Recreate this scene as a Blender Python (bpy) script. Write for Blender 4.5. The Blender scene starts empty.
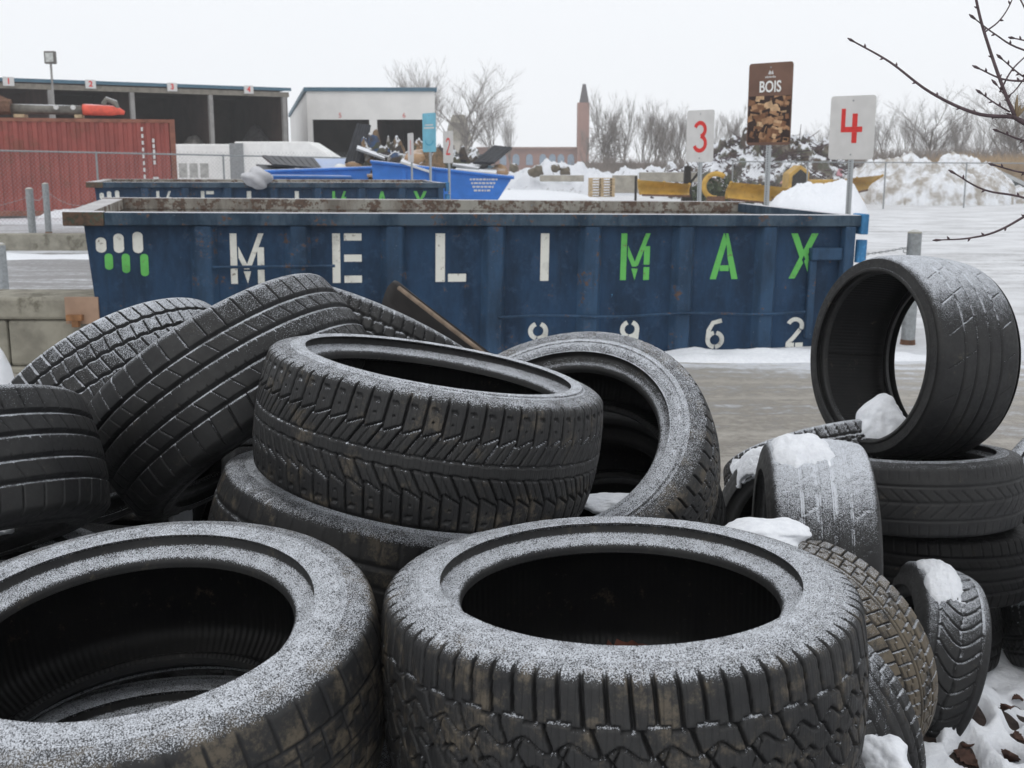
import bpy, math, random
import numpy as np
from mathutils import Vector, Matrix, Quaternion

# ------------------------------------------------------------------ camera
H = 1.6
F = 1138.0
PITCH = math.atan(219 / F)
SP, CP = math.sin(PITCH), math.cos(PITCH)
scene = bpy.context.scene
col = scene.collection
cam_d = bpy.data.cameras.new('camera')
cam_d.lens = 40.0
cam_d.sensor_width = 36.0
cam_d.clip_start = 0.05
cam_d.clip_end = 3000
cam_d.dof.use_dof = True
cam_d.dof.focus_distance = 2.15
cam_d.dof.aperture_fstop = 13.0
cam = bpy.data.objects.new('camera', cam_d)
col.objects.link(cam)
cam.location = (0, 0, H)
cam.rotation_euler = (math.pi / 2 - PITCH, 0, 0)
scene.camera = cam

# ------------------------------------------------------------------ sky and sun
SUN_EL, SUN_AZ = math.radians(52), math.radians(205)
world = bpy.data.worlds.new('World')
scene.world = world
world.use_nodes = True
wn = world.node_tree
wn.nodes.clear()
wo = wn.nodes.new('ShaderNodeOutputWorld')
bg = wn.nodes.new('ShaderNodeBackground')
sky = wn.nodes.new('ShaderNodeTexSky')
sky.sky_type = 'NISHITA'
sky.sun_disc = False
sky.sun_elevation = SUN_EL
sky.sun_rotation = SUN_AZ
sky.dust_density = 3
sky.air_density = 1.0
hs = wn.nodes.new('ShaderNodeHueSaturation')
hs.inputs['Saturation'].default_value = 0.25
wn.links.new(sky.outputs[0], hs.inputs['Color'])
tcn = wn.nodes.new('ShaderNodeTexCoord')
cl = wn.nodes.new('ShaderNodeTexNoise')
cl.inputs['Scale'].default_value = 1.6
cl.inputs['Detail'].default_value = 3
wn.links.new(tcn.outputs['Generated'], cl.inputs['Vector'])
cr = wn.nodes.new('ShaderNodeMixRGB')
cr.inputs[1].default_value = (9.0, 9.3, 9.75, 1)
cr.inputs[2].default_value = (9.7, 9.9, 10.2, 1)
wn.links.new(cl.outputs[0], cr.inputs[0])
mx = wn.nodes.new('ShaderNodeMixRGB')
mx.inputs[0].default_value = 0.9
wn.links.new(hs.outputs[0], mx.inputs[1])
wn.links.new(cr.outputs[0], mx.inputs[2])
wn.links.new(mx.outputs[0], bg.inputs[0])
bg.inputs[1].default_value = 0.1
wn.links.new(bg.outputs[0], wo.inputs[0])
sun_d = bpy.data.lights.new('sun', 'SUN')
sun_d.energy = 0.55
sun_d.angle = math.radians(30)
sun_d.color = (1.0, 0.98, 0.95)
sun = bpy.data.objects.new('sun', sun_d)
col.objects.link(sun)
sv = Vector((math.sin(SUN_AZ) * math.cos(SUN_EL), math.cos(SUN_AZ) * math.cos(SUN_EL), math.sin(SUN_EL)))
sun.rotation_euler = sv.to_track_quat('Z', 'Y').to_euler()
scene.view_settings.view_transform = 'Standard'
scene.view_settings.look = 'None'
scene.view_settings.gamma = 1
scene.view_settings.exposure = 0.1

# ------------------------------------------------------------------ measuring helpers
def W(px, py, D):
    """world point seen at a pixel, D metres in front of the lens plane"""
    x = (px - 512) / F * D
    y = -(py - 384) / F * D
    return Vector((x, D * CP + y * SP, H - D * SP + y * CP))
def slope(py):
    a = (384 - py) / F
    return (a * CP - SP) / (CP + a * SP)
def G(px, py, Y):
    """world point seen at a pixel on the vertical plane at ground distance Y"""
    z = H + Y * slope(py)
    D = Y * CP + (H - z) * SP
    return Vector(((px - 512) / F * D, Y, z))
def gx(px, Y, z=0.0):
    return (px - 512) / F * (Y * CP + (H - z) * SP)
def ground_Y(py):
    return -H / slope(py)

# ------------------------------------------------------------------ object helpers
def tag(o, label=None, cat=None, group=None, kind=None):
    if label: o['label'] = label
    if cat: o['category'] = cat
    if group: o['group'] = group
    if kind: o['kind'] = kind
    return o
def empty(name, loc=(0, 0, 0), rz=0.0, **kw):
    o = bpy.data.objects.new(name, None)
    o.empty_display_size = 0.1
    col.objects.link(o)
    o.location = loc
    o.rotation_euler = (0, 0, rz)
    tag(o, **kw)
    return o
def copy_tree(o, parent=None):
    c = o.copy()
    col.objects.link(c)
    if parent is not None: c.parent = parent
    for ch in list(o.children): copy_tree(ch, c)
    return c

class MB:
    def __init__(s): s.v = []; s.f = []
    def add(s, vs, fs):
        n = len(s.v)
        s.v += [tuple(v) for v in vs]
        s.f += [tuple(i + n for i in f) for f in fs]
        return s
    def box(s, x0, x1, y0, y1, z0, z1):
        vs = [(x, y, z) for z in (z0, z1) for y in (y0, y1) for x in (x0, x1)]
        return s.add(vs, [(0, 2, 3, 1), (4, 5, 7, 6), (0, 1, 5, 4), (2, 6, 7, 3), (0, 4, 6, 2), (1, 3, 7, 5)])
    def obox(s, c, sx, sy, sz, M=None):
        M = M or Matrix.Identity(3)
        c = Vector(c)
        vs = [c + M @ Vector((x * sx / 2, y * sy / 2, z * sz / 2)) for z in (-1, 1) for y in (-1, 1) for x in (-1, 1)]
        return s.add(vs, [(0, 2, 3, 1), (4, 5, 7, 6), (0, 1, 5, 4), (2, 6, 7, 3), (0, 4, 6, 2), (1, 3, 7, 5)])
    def tube(s, pts, r, n=8, caps=True):
        pts = [Vector(p) for p in pts]
        if not hasattr(r, '__len__'): r = [r] * len(pts)
        rings = []
        side = None
        for i, p in enumerate(pts):
            d = (pts[min(i + 1, len(pts) - 1)] - pts[max(i - 1, 0)])
            if d.length < 1e-9: d = Vector((0, 0, 1))
            d.normalize()
            if side is None:
                a = Vector((0, 0, 1)) if abs(d.z) < .9 else Vector((1, 0, 0))
                side = d.cross(a).normalized()
            side = (side - d * side.dot(d)).normalized()
            up = d.cross(side)
            rings.append([p + (side * math.cos(2 * math.pi * k / n) + up * math.sin(2 * math.pi * k / n)) * r[i] for k in range(n)])
        vs = [v for ring in rings for v in ring]
        fs = []
        for i in range(len(pts) - 1):
            for k in range(n):
                a, b = i * n + k, i * n + (k + 1) % n
                fs.append((a, b, b + n, a + n))
        if caps:
            fs.append(tuple(range(n - 1, -1, -1)))
            fs.append(tuple((len(pts) - 1) * n + k for k in range(n)))
        return s.add(vs, fs)
    def prism(s, poly, y0, y1):
        """poly in x,z pulled through y"""
        n = len(poly)
        vs = [(x, y0, z) for x, z in poly] + [(x, y1, z) for x, z in poly]
        fs = [tuple(range(n)), tuple(range(2 * n - 1, n - 1, -1))]
        fs += [(i, n + i, n + (i + 1) % n, (i + 1) % n) for i in range(n)]
        return s.add(vs, fs)
    def build(s, name, mat, parent=None, smooth=False, bevel=0.0):
        me = bpy.data.meshes.new(name)
        me.from_pydata(s.v, [], s.f)
        me.update()
        o = bpy.data.objects.new(name, me)
        col.objects.link(o)
        if mat: me.materials.append(mat)
        if parent is not None: o.parent = parent
        if smooth: me.polygons.foreach_set('use_smooth', [True] * len(me.polygons))
        if bevel:
            m = o.modifiers.new('bevel', 'BEVEL')
            m.width = bevel; m.segments = 2; m.limit_method = 'ANGLE'
        return o

def grid_mesh(name, P, mat, parent=None, closed_u=False, attr=None, smooth=True):
    """P: rows x cols x 3 array"""
    R_, C_, _ = P.shape
    me = bpy.data.meshes.new(name)
    nc = C_ if closed_u else C_ - 1
    i = np.arange(R_ - 1)[:, None]
    j = np.arange(nc)[None, :]
    j2 = (j + 1) % C_
    q = np.stack([i * C_ + j, i * C_ + j2, (i + 1) * C_ + j2, (i + 1) * C_ + j], -1).reshape(-1)
    nf = (R_ - 1) * nc
    me.vertices.add(R_ * C_)
    me.vertices.foreach_set('co', P.reshape(-1).astype(np.float32))
    me.loops.add(nf * 4)
    me.loops.foreach_set('vertex_index', q.astype(np.int32))
    me.polygons.add(nf)
    me.polygons.foreach_set('loop_start', (np.arange(nf) * 4).astype(np.int32))
    me.polygons.foreach_set('loop_total', np.full(nf, 4, np.int32))
    me.update(calc_edges=True)
    if smooth: me.polygons.foreach_set('use_smooth', np.ones(nf, bool))
    if attr is not None:
        a = me.attributes.new('tc', 'FLOAT_VECTOR', 'POINT')
        a.data.foreach_set('vector', attr.reshape(-1).astype(np.float32))
    me.validate()
    o = bpy.data.objects.new(name, me)
    col.objects.link(o)
    me.materials.append(mat)
    if parent is not None: o.parent = parent
    return o

# value noise for terrain shapes
class Noise:
    def __init__(s, seed): s.t = np.random.RandomState(seed).rand(256, 256)
    def __call__(s, x, y):
        x = np.asarray(x, float); y = np.asarray(y, float)
        xi = np.floor(x).astype(int); yi = np.floor(y).astype(int)
        fx = x - xi; fy = y - yi
        fx = fx * fx * (3 - 2 * fx); fy = fy * fy * (3 - 2 * fy)
        t = s.t
        a = t[xi % 256, yi % 256]; b = t[(xi + 1) % 256, yi % 256]
        c = t[xi % 256, (yi + 1) % 256]; d = t[(xi + 1) % 256, (yi + 1) % 256]
        return (a * (1 - fx) + b * fx) * (1 - fy) + (c * (1 - fx) + d * fx) * fy
    def fbm(s, x, y, o=4):
        r = 0; am = .5
        for k in range(o):
            r = r + am * s(x * 2 ** k + 17 * k, y * 2 ** k + 31 * k); am *= .5
        return r

# ------------------------------------------------------------------ materials
class NT:
    def __init__(s, name):
        s.m = bpy.data.materials.new(name); s.m.use_nodes = True
        s.t = s.m.node_tree; s.n = s.t.nodes
        s.b = s.n['Principled BSDF']
        s.b.inputs['Specular IOR Level'].default_value = .35
    def l(s, a, b): s.t.links.new(a, b); return b
    def node(s, typ, **kw):
        n = s.n.new(typ)
        for k, v in kw.items(): setattr(n, k, v)
        return n
    def val(s, x, inp):
        if hasattr(x, 'links'): s.l(x, inp)
        else: inp.default_value = x
    def math(s, op, a, b=0.0, clamp=False):
        n = s.node('ShaderNodeMath', operation=op, use_clamp=clamp)
        s.val(a, n.inputs[0]); s.val(b, n.inputs[1])
        return n.outputs[0]
    def mix(s, f, a, b):
        n = s.node('ShaderNodeMixRGB')
        s.val(f, n.inputs[0]); s.val(a, n.inputs[1]); s.val(b, n.inputs[2])
        return n.outputs[0]
    def obj(s): return s.node('ShaderNodeTexCoord').outputs['Object']
    def pos(s): return s.node('ShaderNodeNewGeometry').outputs['Position']
    def nz(s):
        g = s.node('ShaderNodeNewGeometry')
        x = s.node('ShaderNodeSeparateXYZ'); s.l(g.outputs['Normal'], x.inputs[0])
        return x.outputs[2]
    def scaled(s, vec, sc):
        n = s.node('ShaderNodeVectorMath', operation='MULTIPLY')
        s.l(vec, n.inputs[0]); n.inputs[1].default_value = sc
        return n.outputs[0]
    def noise(s, vec, scale, detail=3, rough=.6):
        n = s.node('ShaderNodeTexNoise')
        if vec is not None: s.l(vec, n.inputs['Vector'])
        n.inputs['Scale'].default_value = scale
        n.inputs['Detail'].default_value = detail
        n.inputs['Roughness'].default_value = rough
        return n.outputs[0]
    def rng(s, v, a, b, c=0.0, d=1.0, smooth=True):
        n = s.node('ShaderNodeMapRange')
        n.interpolation_type = 'SMOOTHSTEP' if smooth else 'LINEAR'
        s.val(v, n.inputs[0])
        for i, x in enumerate((a, b, c, d)): n.inputs[i + 1].default_value = x
        return n.outputs[0]
    def bump(s, h, dist=.002, strength=1.0):
        n = s.node('ShaderNodeBump')
        n.inputs['Distance'].default_value = dist
        n.inputs['Strength'].default_value = strength
        s.val(h, n.inputs['Height'])
        s.l(n.outputs[0], s.b.inputs['Normal'])
    def out(s, color=None, rough=None, metal=None):
        if color is not None: s.val(color, s.b.inputs['Base Color'])
        if rough is not None: s.val(rough, s.b.inputs['Roughness'])
        if metal is not None: s.val(metal, s.b.inputs['Metallic'])
        return s.m

SNOW = (.80, .82, .86, 1)
def rgba(c): return tuple(c) + (1,) if len(c) == 3 else c

def m_plain(name, c, rough=.6, metal=0.0, var=.25, vscale=6.0, snow=0.0, dirt=None, dscale=2.0, damt=.5, bump=0.0):
    """coloured surface with mottling, optional dirt/rust and optional settled snow on upward faces"""
    t = NT(name); o = t.pos()
    n = t.noise(o, vscale, 5)
    c = rgba(c)
    dk = tuple(x * (1 - var) for x in c[:3]) + (1,)
    lt = tuple(min(1, x * (1 + var)) for x in c[:3]) + (1,)
    cc = t.mix(t.rng(n, .3, .7), dk, lt)
    r = rough
    if dirt:
        n2 = t.noise(o, dscale, 6, .7)
        k = t.rng(n2, .62 - damt * .2, .70 - damt * .2 + .04)
        cc = t.mix(k, cc, rgba(dirt))
    if snow:
        n3 = t.noise(o, 14, 4, .7)
        v = t.math('ADD', t.nz(), t.math('MULTIPLY', n3, .5))
        k = t.math('MULTIPLY', t.rng(v, .95, 1.2), snow)
        cc = t.mix(k, cc, SNOW)
    if bump: t.bump(n, bump)
    return t.out(cc, r, metal)

def m_rubber(name, frost=0.0, brown=0.0, sipes=0, grain=540, tone=1.0, inner=False, lo=-.05, side=False):
    """tyre rubber: grey black, worn and dusty, with frost grains on faces that look at the sky"""
    t = NT(name); o = t.obj()
    at = t.node('ShaderNodeAttribute', attribute_name='tc').outputs['Vector']
    sep = t.node('ShaderNodeSeparateXYZ'); t.l(at, sep.inputs[0])
    gro = sep.outputs[2]
    big = t.noise(o, 7, 4)
    fine = t.noise(o, 60, 4, .7)
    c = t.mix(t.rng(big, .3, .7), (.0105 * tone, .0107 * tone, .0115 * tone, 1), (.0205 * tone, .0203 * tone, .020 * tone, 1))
    c = t.mix(t.rng(fine, .62, .75, 0, .30), c, (.085, .080, .072, 1))
    # scuffed mud / clay film, strongest on block tops
    br = t.noise(o, 17, 6, .8)
    top = t.math('SUBTRACT', 1.0, gro, True)
    k = t.math('MULTIPLY', t.rng(br, .60 - brown * .35, .74 - brown * .25), top)
    c = t.mix(t.math('MULTIPLY', k, .35 + .55 * brown), c, (.155, .125, .085, 1))
    c = t.mix(t.math('MULTIPLY', gro, .7, True), c, (.006, .006, .007, 1))
    rough = t.rng(fine, .3, .7, .50, .72)
    h = t.math('MULTIPLY', fine, .35)
    if sipes:
        w = t.node('ShaderNodeTexWave', wave_type='BANDS', bands_direction='X')
        sv_ = t.scaled(at, (1, .0, 0)) if sipes == 1 else t.scaled(at, (1, .8, 0))
        t.l(sv_, w.inputs['Vector'])
        w.inputs['Scale'].default_value = 33
        w.inputs['Distortion'].default_value = 1.2
        w.inputs['Detail'].default_value = 1
        w.inputs['Detail Scale'].default_value = 8
        sp = t.rng(w.outputs[1], .0, .25, 0, 1)
        h = t.math('ADD', h, t.math('MULTIPLY', sp, .6))
        c = t.mix(t.math('MULTIPLY', t.math('SUBTRACT', 1.0, sp, True), .3), c, (.008, .008, .008, 1))
    if inner:
        w = t.node('ShaderNodeTexWave', wave_type='BANDS', bands_direction='X')
        t.l(t.scaled(at, (1, .25, 0)), w.inputs['Vector'])
        w.inputs['Scale'].default_value = 26
        w.inputs['Distortion'].default_value = .6
        h = t.math('ADD', h, t.math('MULTIPLY', w.outputs[1], .8))
        rough = .48
    if side:
        q = t.noise(t.scaled(at, (95, 9, 0)), 1.0, 1, .5)
        b1 = t.math('MULTIPLY', t.rng(sep.outputs[1], .50, .53), t.rng(sep.outputs[1], .70, .67, 0, 1))
        gap = t.rng(t.noise(t.scaled(at, (7, 0, 0)), 1.0, 0), .46, .5)
        let = t.math('MULTIPLY', t.math('MULTIPLY', t.rng(q, .50, .54), b1), gap)
        sr = t.math('SINE', t.math('MULTIPLY', sep.outputs[0], 900.0))
        b2 = t.math('MULTIPLY', t.rng(sep.outputs[1], .80, .82), t.rng(sep.outputs[1], .93, .91, 0, 1))
        h = t.math('ADD', h, t.math('ADD', t.math('MULTIPLY', let, 1.4), t.math('MULTIPLY', t.math('MULTIPLY', sr, b2), .5)))
        scf = t.noise(t.scaled(at, (6, 60, 0)), 1.6, 4, .7)
        c = t.mix(t.rng(scf, .66, .72, 0, .35), c, (.11, .105, .10, 1))
    if frost > 0:
        g = t.noise(o, grain, 2, .75)
        g2 = t.noise(o, 38, 4, .65)
        nz = t.nz()
        base = t.rng(nz, lo, .98, -1.10 if lo < .2 else -.85, .03 + .16 * frost)
        v = t.math('ADD', base, t.math('MULTIPLY', t.math('SUBTRACT', g, .5), 2.6))
        v = t.math('ADD', v, t.math('MULTIPLY', t.math('SUBTRACT', g2, .5), .55))
        v = t.math('ADD', v, (frost - 1) * .6)
        ed_ = t.math('MULTIPLY', t.math('MULTIPLY', gro, t.math('SUBTRACT', 1.0, gro, True)), 4.0, True)
        ed_ = t.math('MULTIPLY', ed_, t.rng(nz, -.15, .45, 0, (.42 * min(frost, 1.0)) if lo < .3 else .12))
        ed_ = t.math('MULTIPLY', ed_, t.rng(t.noise(o, 26, 3, .7), .42, .58))
        v = t.math('ADD', v, ed_)
        k = t.math('MULTIPLY', t.rng(v, -.14, .30), .90)
        c = t.mix(k, c, (.68, .71, .76, 1))
        mr = t.node('ShaderNodeMapRange'); t.val(k, mr.inputs[0])
        t.val(rough, mr.inputs[3]); mr.inputs[4].default_value = .9
        rough = mr.outputs[0]
        h = t.math('ADD', h, t.math('MULTIPLY', k, .8))
    t.bump(h, .0011, .8)
    t.b.inputs['Specular IOR Level'].default_value = .4 if tone >= .7 else .15
    return t.out(c, rough)

def m_snow(name='snow_surface', dirty=0.0, sc=30):
    t = NT(name); o = t.pos()
    n = t.noise(o, sc, 6, .7); n2 = t.noise(o, 1.7, 5, .65)
    c = t.mix(t.rng(n, .3, .7), (.74, .76, .80, 1), (.84, .86, .89, 1))
    if dirty:
        d = t.math('MULTIPLY', t.rng(n2, .52 - .12 * dirty, .66), dirty)
        c = t.mix(d, c, (.36, .32, .27, 1))
    t.b.inputs['Subsurface Weight'].default_value = .0
    t.bump(n, .012 if sc < 60 else .004, .7)
    return t.out(c, .85)

M = {}
M['snow'] = m_snow()
M['snow_dirty'] = m_snow('dirty_snow', 1.0, 4)
M['galv'] = m_plain('galvanised_steel', (.27, .285, .29), .5, .3, .18, 25)
M['white'] = m_plain('white_panel', (.80, .80, .78), .5, 0, .06, 3)
M['sign_white'] = m_plain('sign_white', (.60, .59, .575), .45, 0, .05, 8)
M['red'] = m_plain('red_vinyl', (.62, .035, .03), .5, 0, .1, 20)
M['dark'] = m_plain('dark_void', (.02, .017, .015), .9)
M['black'] = m_plain('black_plastic', (.025, .026, .028), .5, 0, .3, 10, snow=.5)
M['brick'] = m_plain('brick_wall', (.27, .125, .095), .85, 0, .25, 1.5)
M['wood'] = m_plain('pale_wood', (.45, .34, .21), .8, 0, .3, 9)
M['concrete'] = m_plain('concrete', (.27, .255, .21), .9, 0, .22, 5, dirt=(.14, .13, .10), dscale=3, damt=.5, bump=.01)
M['yellow'] = m_plain('yellow_paint', (.50, .30, .055), .55, .0, .18, 3, dirt=(.16, .08, .04), dscale=1.2, damt=.3)
M['skip_blue'] = m_plain('bright_blue_paint', (.035, .17, .55), .45, 0, .12, 3, snow=.6)
M['bark'] = m_plain('twig_bark', (.085, .06, .065), .8, 0, .3, 60)
M['bark_grey'] = m_plain('grey_bark', (.20, .18, .165), .9, 0, .3, 2)

# ================================================================== TYRES
def line(d, w, soft=.0009):
    return np.clip((w / 2 + soft - np.abs(d)) / (2 * soft), 0, 1)
def lateral(s, p, off, w):
    ph = (s + off) / p
    d = (ph - np.floor(ph) - .5) * p
    return line(d, w)
def cell(s, p, off):
    return np.floor((s + off) / p)

def tread_fn(kind):
    """returns f(s, v, wt, p) -> groove depth 0..1 ; s arc length, v -1..1 across, wt half width, p pitch"""
    def suv(s, v, wt, p):
        a = np.abs(v); y = v * wt; sg = np.sign(v)
        s = s + (v < 0) * p * .7
        g = np.zeros_like(s)
        sh = a > .60
        k = cell(s, p, 0)
        edge = .60 + .055 * (np.mod(k, 2) - .5)
        shz = a > edge
        g = np.maximum(g, shz * lateral(s, p, .004 * (a - .6) / .4, .0050))
        g = np.maximum(g, line((a - edge) * wt, .0034) * .8)
        p2 = 2 * p
        ph = np.mod(s / p2, 1)
        b2 = .33 + .07 * np.cos(2 * np.pi * ph)
        mid = (a < edge) & (a > b2)
        g = np.maximum(g, line((a - b2) * wt, .0034) * .85)
        g = np.maximum(g, mid * lateral(s, p2, (a - .45) * .045, .0044))
        # inner hexagonal lugs with hooked grooves
        cen = a < b2
        g = np.maximum(g, cen * lateral(s, p2, p * .9 + .030 * np.abs(v / .35 - .2) * sg, .0042))
        g = np.maximum(g, cen * line(y - .010 * np.sin(2 * np.pi * s / p2), .0040))
        g = np.maximum(g, cen * (a > .08) * lateral(s, p2, p * 1.7 - .05 * a, .0022) * .7)
        return g
    def winter(s, v, wt, p):
        a = np.abs(v)
        s = s + (v < 0) * p * .5
        g = np.zeros_like(s)
        ph = np.mod(s / p, 1)
        zig = .50 + .075 * (ph - .5) * 2
        sh = a > zig
        g = np.maximum(g, line((a - zig) * wt, .0034) * (ph > .12))
        g = np.maximum(g, sh * lateral(s, p, p / 2 - .010 * (a - .5), .0036))
        rib = .11 + .035 * np.abs(ph - .5)
        mid = (~sh) & (a > rib)
        g = np.maximum(g, mid * lateral(s, p, p / 2 - .062 * (a - .5), .0036))
        g = np.maximum(g, line((a - rib) * wt, .0028) * .7)
        g = np.maximum(g, mid * lateral(s, p, -.062 * (a - .5), .0014) * .5)
        # stud holes in the shoulder blocks and small dimples along the outer edge
        dx = (np.mod((s) / p, 1) - .5) * p; dy = (a - .70) * wt
        g = np.maximum(g, .8 * (dx * dx + dy * dy < .0022 ** 2))
        dy = (a - .90) * wt
        g = np.maximum(g, .45 * ((np.abs(dx + dy * .6) < .0055) & (np.abs(dy) < .0026)))
        return g
    def rib4(s, v, wt, p):
        g = np.zeros_like(s); a = np.abs(v); y = v * wt
        for yc in (-.58, -.2, .2, .58): g = np.maximum(g, line((v - yc) * wt, .0072))
        g = np.maximum(g, (a > .60) * lateral(s, p, .010 * (a - .6), .0026) * .8)
        m = (a > .22) & (a < .56)
        g = np.maximum(g, m * lateral(s, p, (v + .2) * .06 + p * .3, .0018) * .5)
        c = a < .2
        g = np.maximum(g, c * (a > .12) * lateral(s, p / 2, 0, .0016) * .5)
        return g
    def brick(s, v, wt, p):
        g = np.zeros_like(s); a = np.abs(v)
        cs = (-.62, -.22, .22, .62)
        for i, yc in enumerate(cs): g = np.maximum(g, line((v - yc) * wt - .0015 * np.sin(2 * np.pi * s / p + i), .0050))
        band = np.digitize(v, cs)
        g = np.maximum(g, lateral(s, p, band * p * .37 + .012 * v * (1 - 2 * (band % 2)), .0028) * .8)
        return g
    def blocks(s, v, wt, p):
        g = np.zeros_like(s)
        cs = (-.66, -.34, 0, .34, .66)
        for i, yc in enumerate(cs): g = np.maximum(g, line((v - yc) * wt - .004 * np.abs(np.mod(s / p + i * .5, 1) - .5) * 2, .0036))
        band = np.digitize(v, cs)
        g = np.maximum(g, lateral(s, p, band * p * .5 + .02 * (v + 1), .0038))
        return g
    def sport(s, v, wt, p):
        g = np.zeros_like(s); a = np.abs(v)
        for yc in (-.50, -.17, .17, .50): g = np.maximum(g, line((v - yc) * wt, .0056))
        g = np.maximum(g, ((v > .2) | (v < -.55)) * (a < .9) * lateral(s, p * 3, v * .09, .0022) * (np.mod(s / (p * 3), 1) > .0) * .6)
        return g
    def rain(s, v, wt, p):
        g = np.zeros_like(s); a = np.abs(v)
        for yc in (-.55, 0, .5): g = np.maximum(g, line((v - yc) * wt, .0042))
        g = np.maximum(g, (v < .4) * (v > -.5) * lateral(s, p * 1.4, np.abs(v) * .10, .0032) * .8)
        g = np.maximum(g, (a > .72) * lateral(s, p, 0, .0020) * .5)
        return g
    def leafy(s, v, wt, p):
        g = np.zeros_like(s); a = np.abs(v)
        g = np.maximum(g, line(v * wt - .004 * np.sin(2 * np.pi * s / (3 * p)), .0045))
        g = np.maximum(g, line((a - .74) * wt, .0040))
        g = np.maximum(g, (a < .72) * lateral(s, 1.3 * p, -.085 * a ** 1.6, .0045))
        return g
    def wornblock(s, v, wt, p):
        g = np.zeros_like(s); a = np.abs(v)
        for yc in (-.56, .56, ): g = np.maximum(g, line((v - yc) * wt, .0050))
        g = np.maximum(g, (a > .56) * lateral(s, p, .018 * (a - .6), .0048))
        ph = np.mod(s / p, 1)
        g = np.maximum(g, (a < .56) * line((a - .28 - .10 * (ph > .5)) * wt, .0036))
        g = np.maximum(g, (a < .56) * lateral(s, p, .02 * a + p * .25, .0036) * (a > .06))
        g = np.maximum(g, (a < .30) * line((a - .06) * wt, .0026))
        return g
    return dict(suv=suv, winter=winter, rib4=rib4, brick=brick, blocks=blocks, sport=sport, rain=rain, leafy=leafy, wornblock=wornblock)[kind]

def catmull(P, n):
    P = np.array(P, float)
    E = np.vstack([2 * P[0] - P[1], P, 2 * P[-1] - P[-2]])
    out = []
    for i in range(1, len(E) - 2):
        for t in np.linspace(0, 1, n, endpoint=False):
            a, b, c, d = E[i - 1], E[i], E[i + 1], E[i + 2]
            out.append(.5 * (2 * b + (c - a) * t + (2 * a - 5 * b + 4 * c - d) * t * t + (-a + 3 * b - 3 * c + d) * t ** 3))
    out.append(P[-1])
    return np.array(out)

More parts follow.
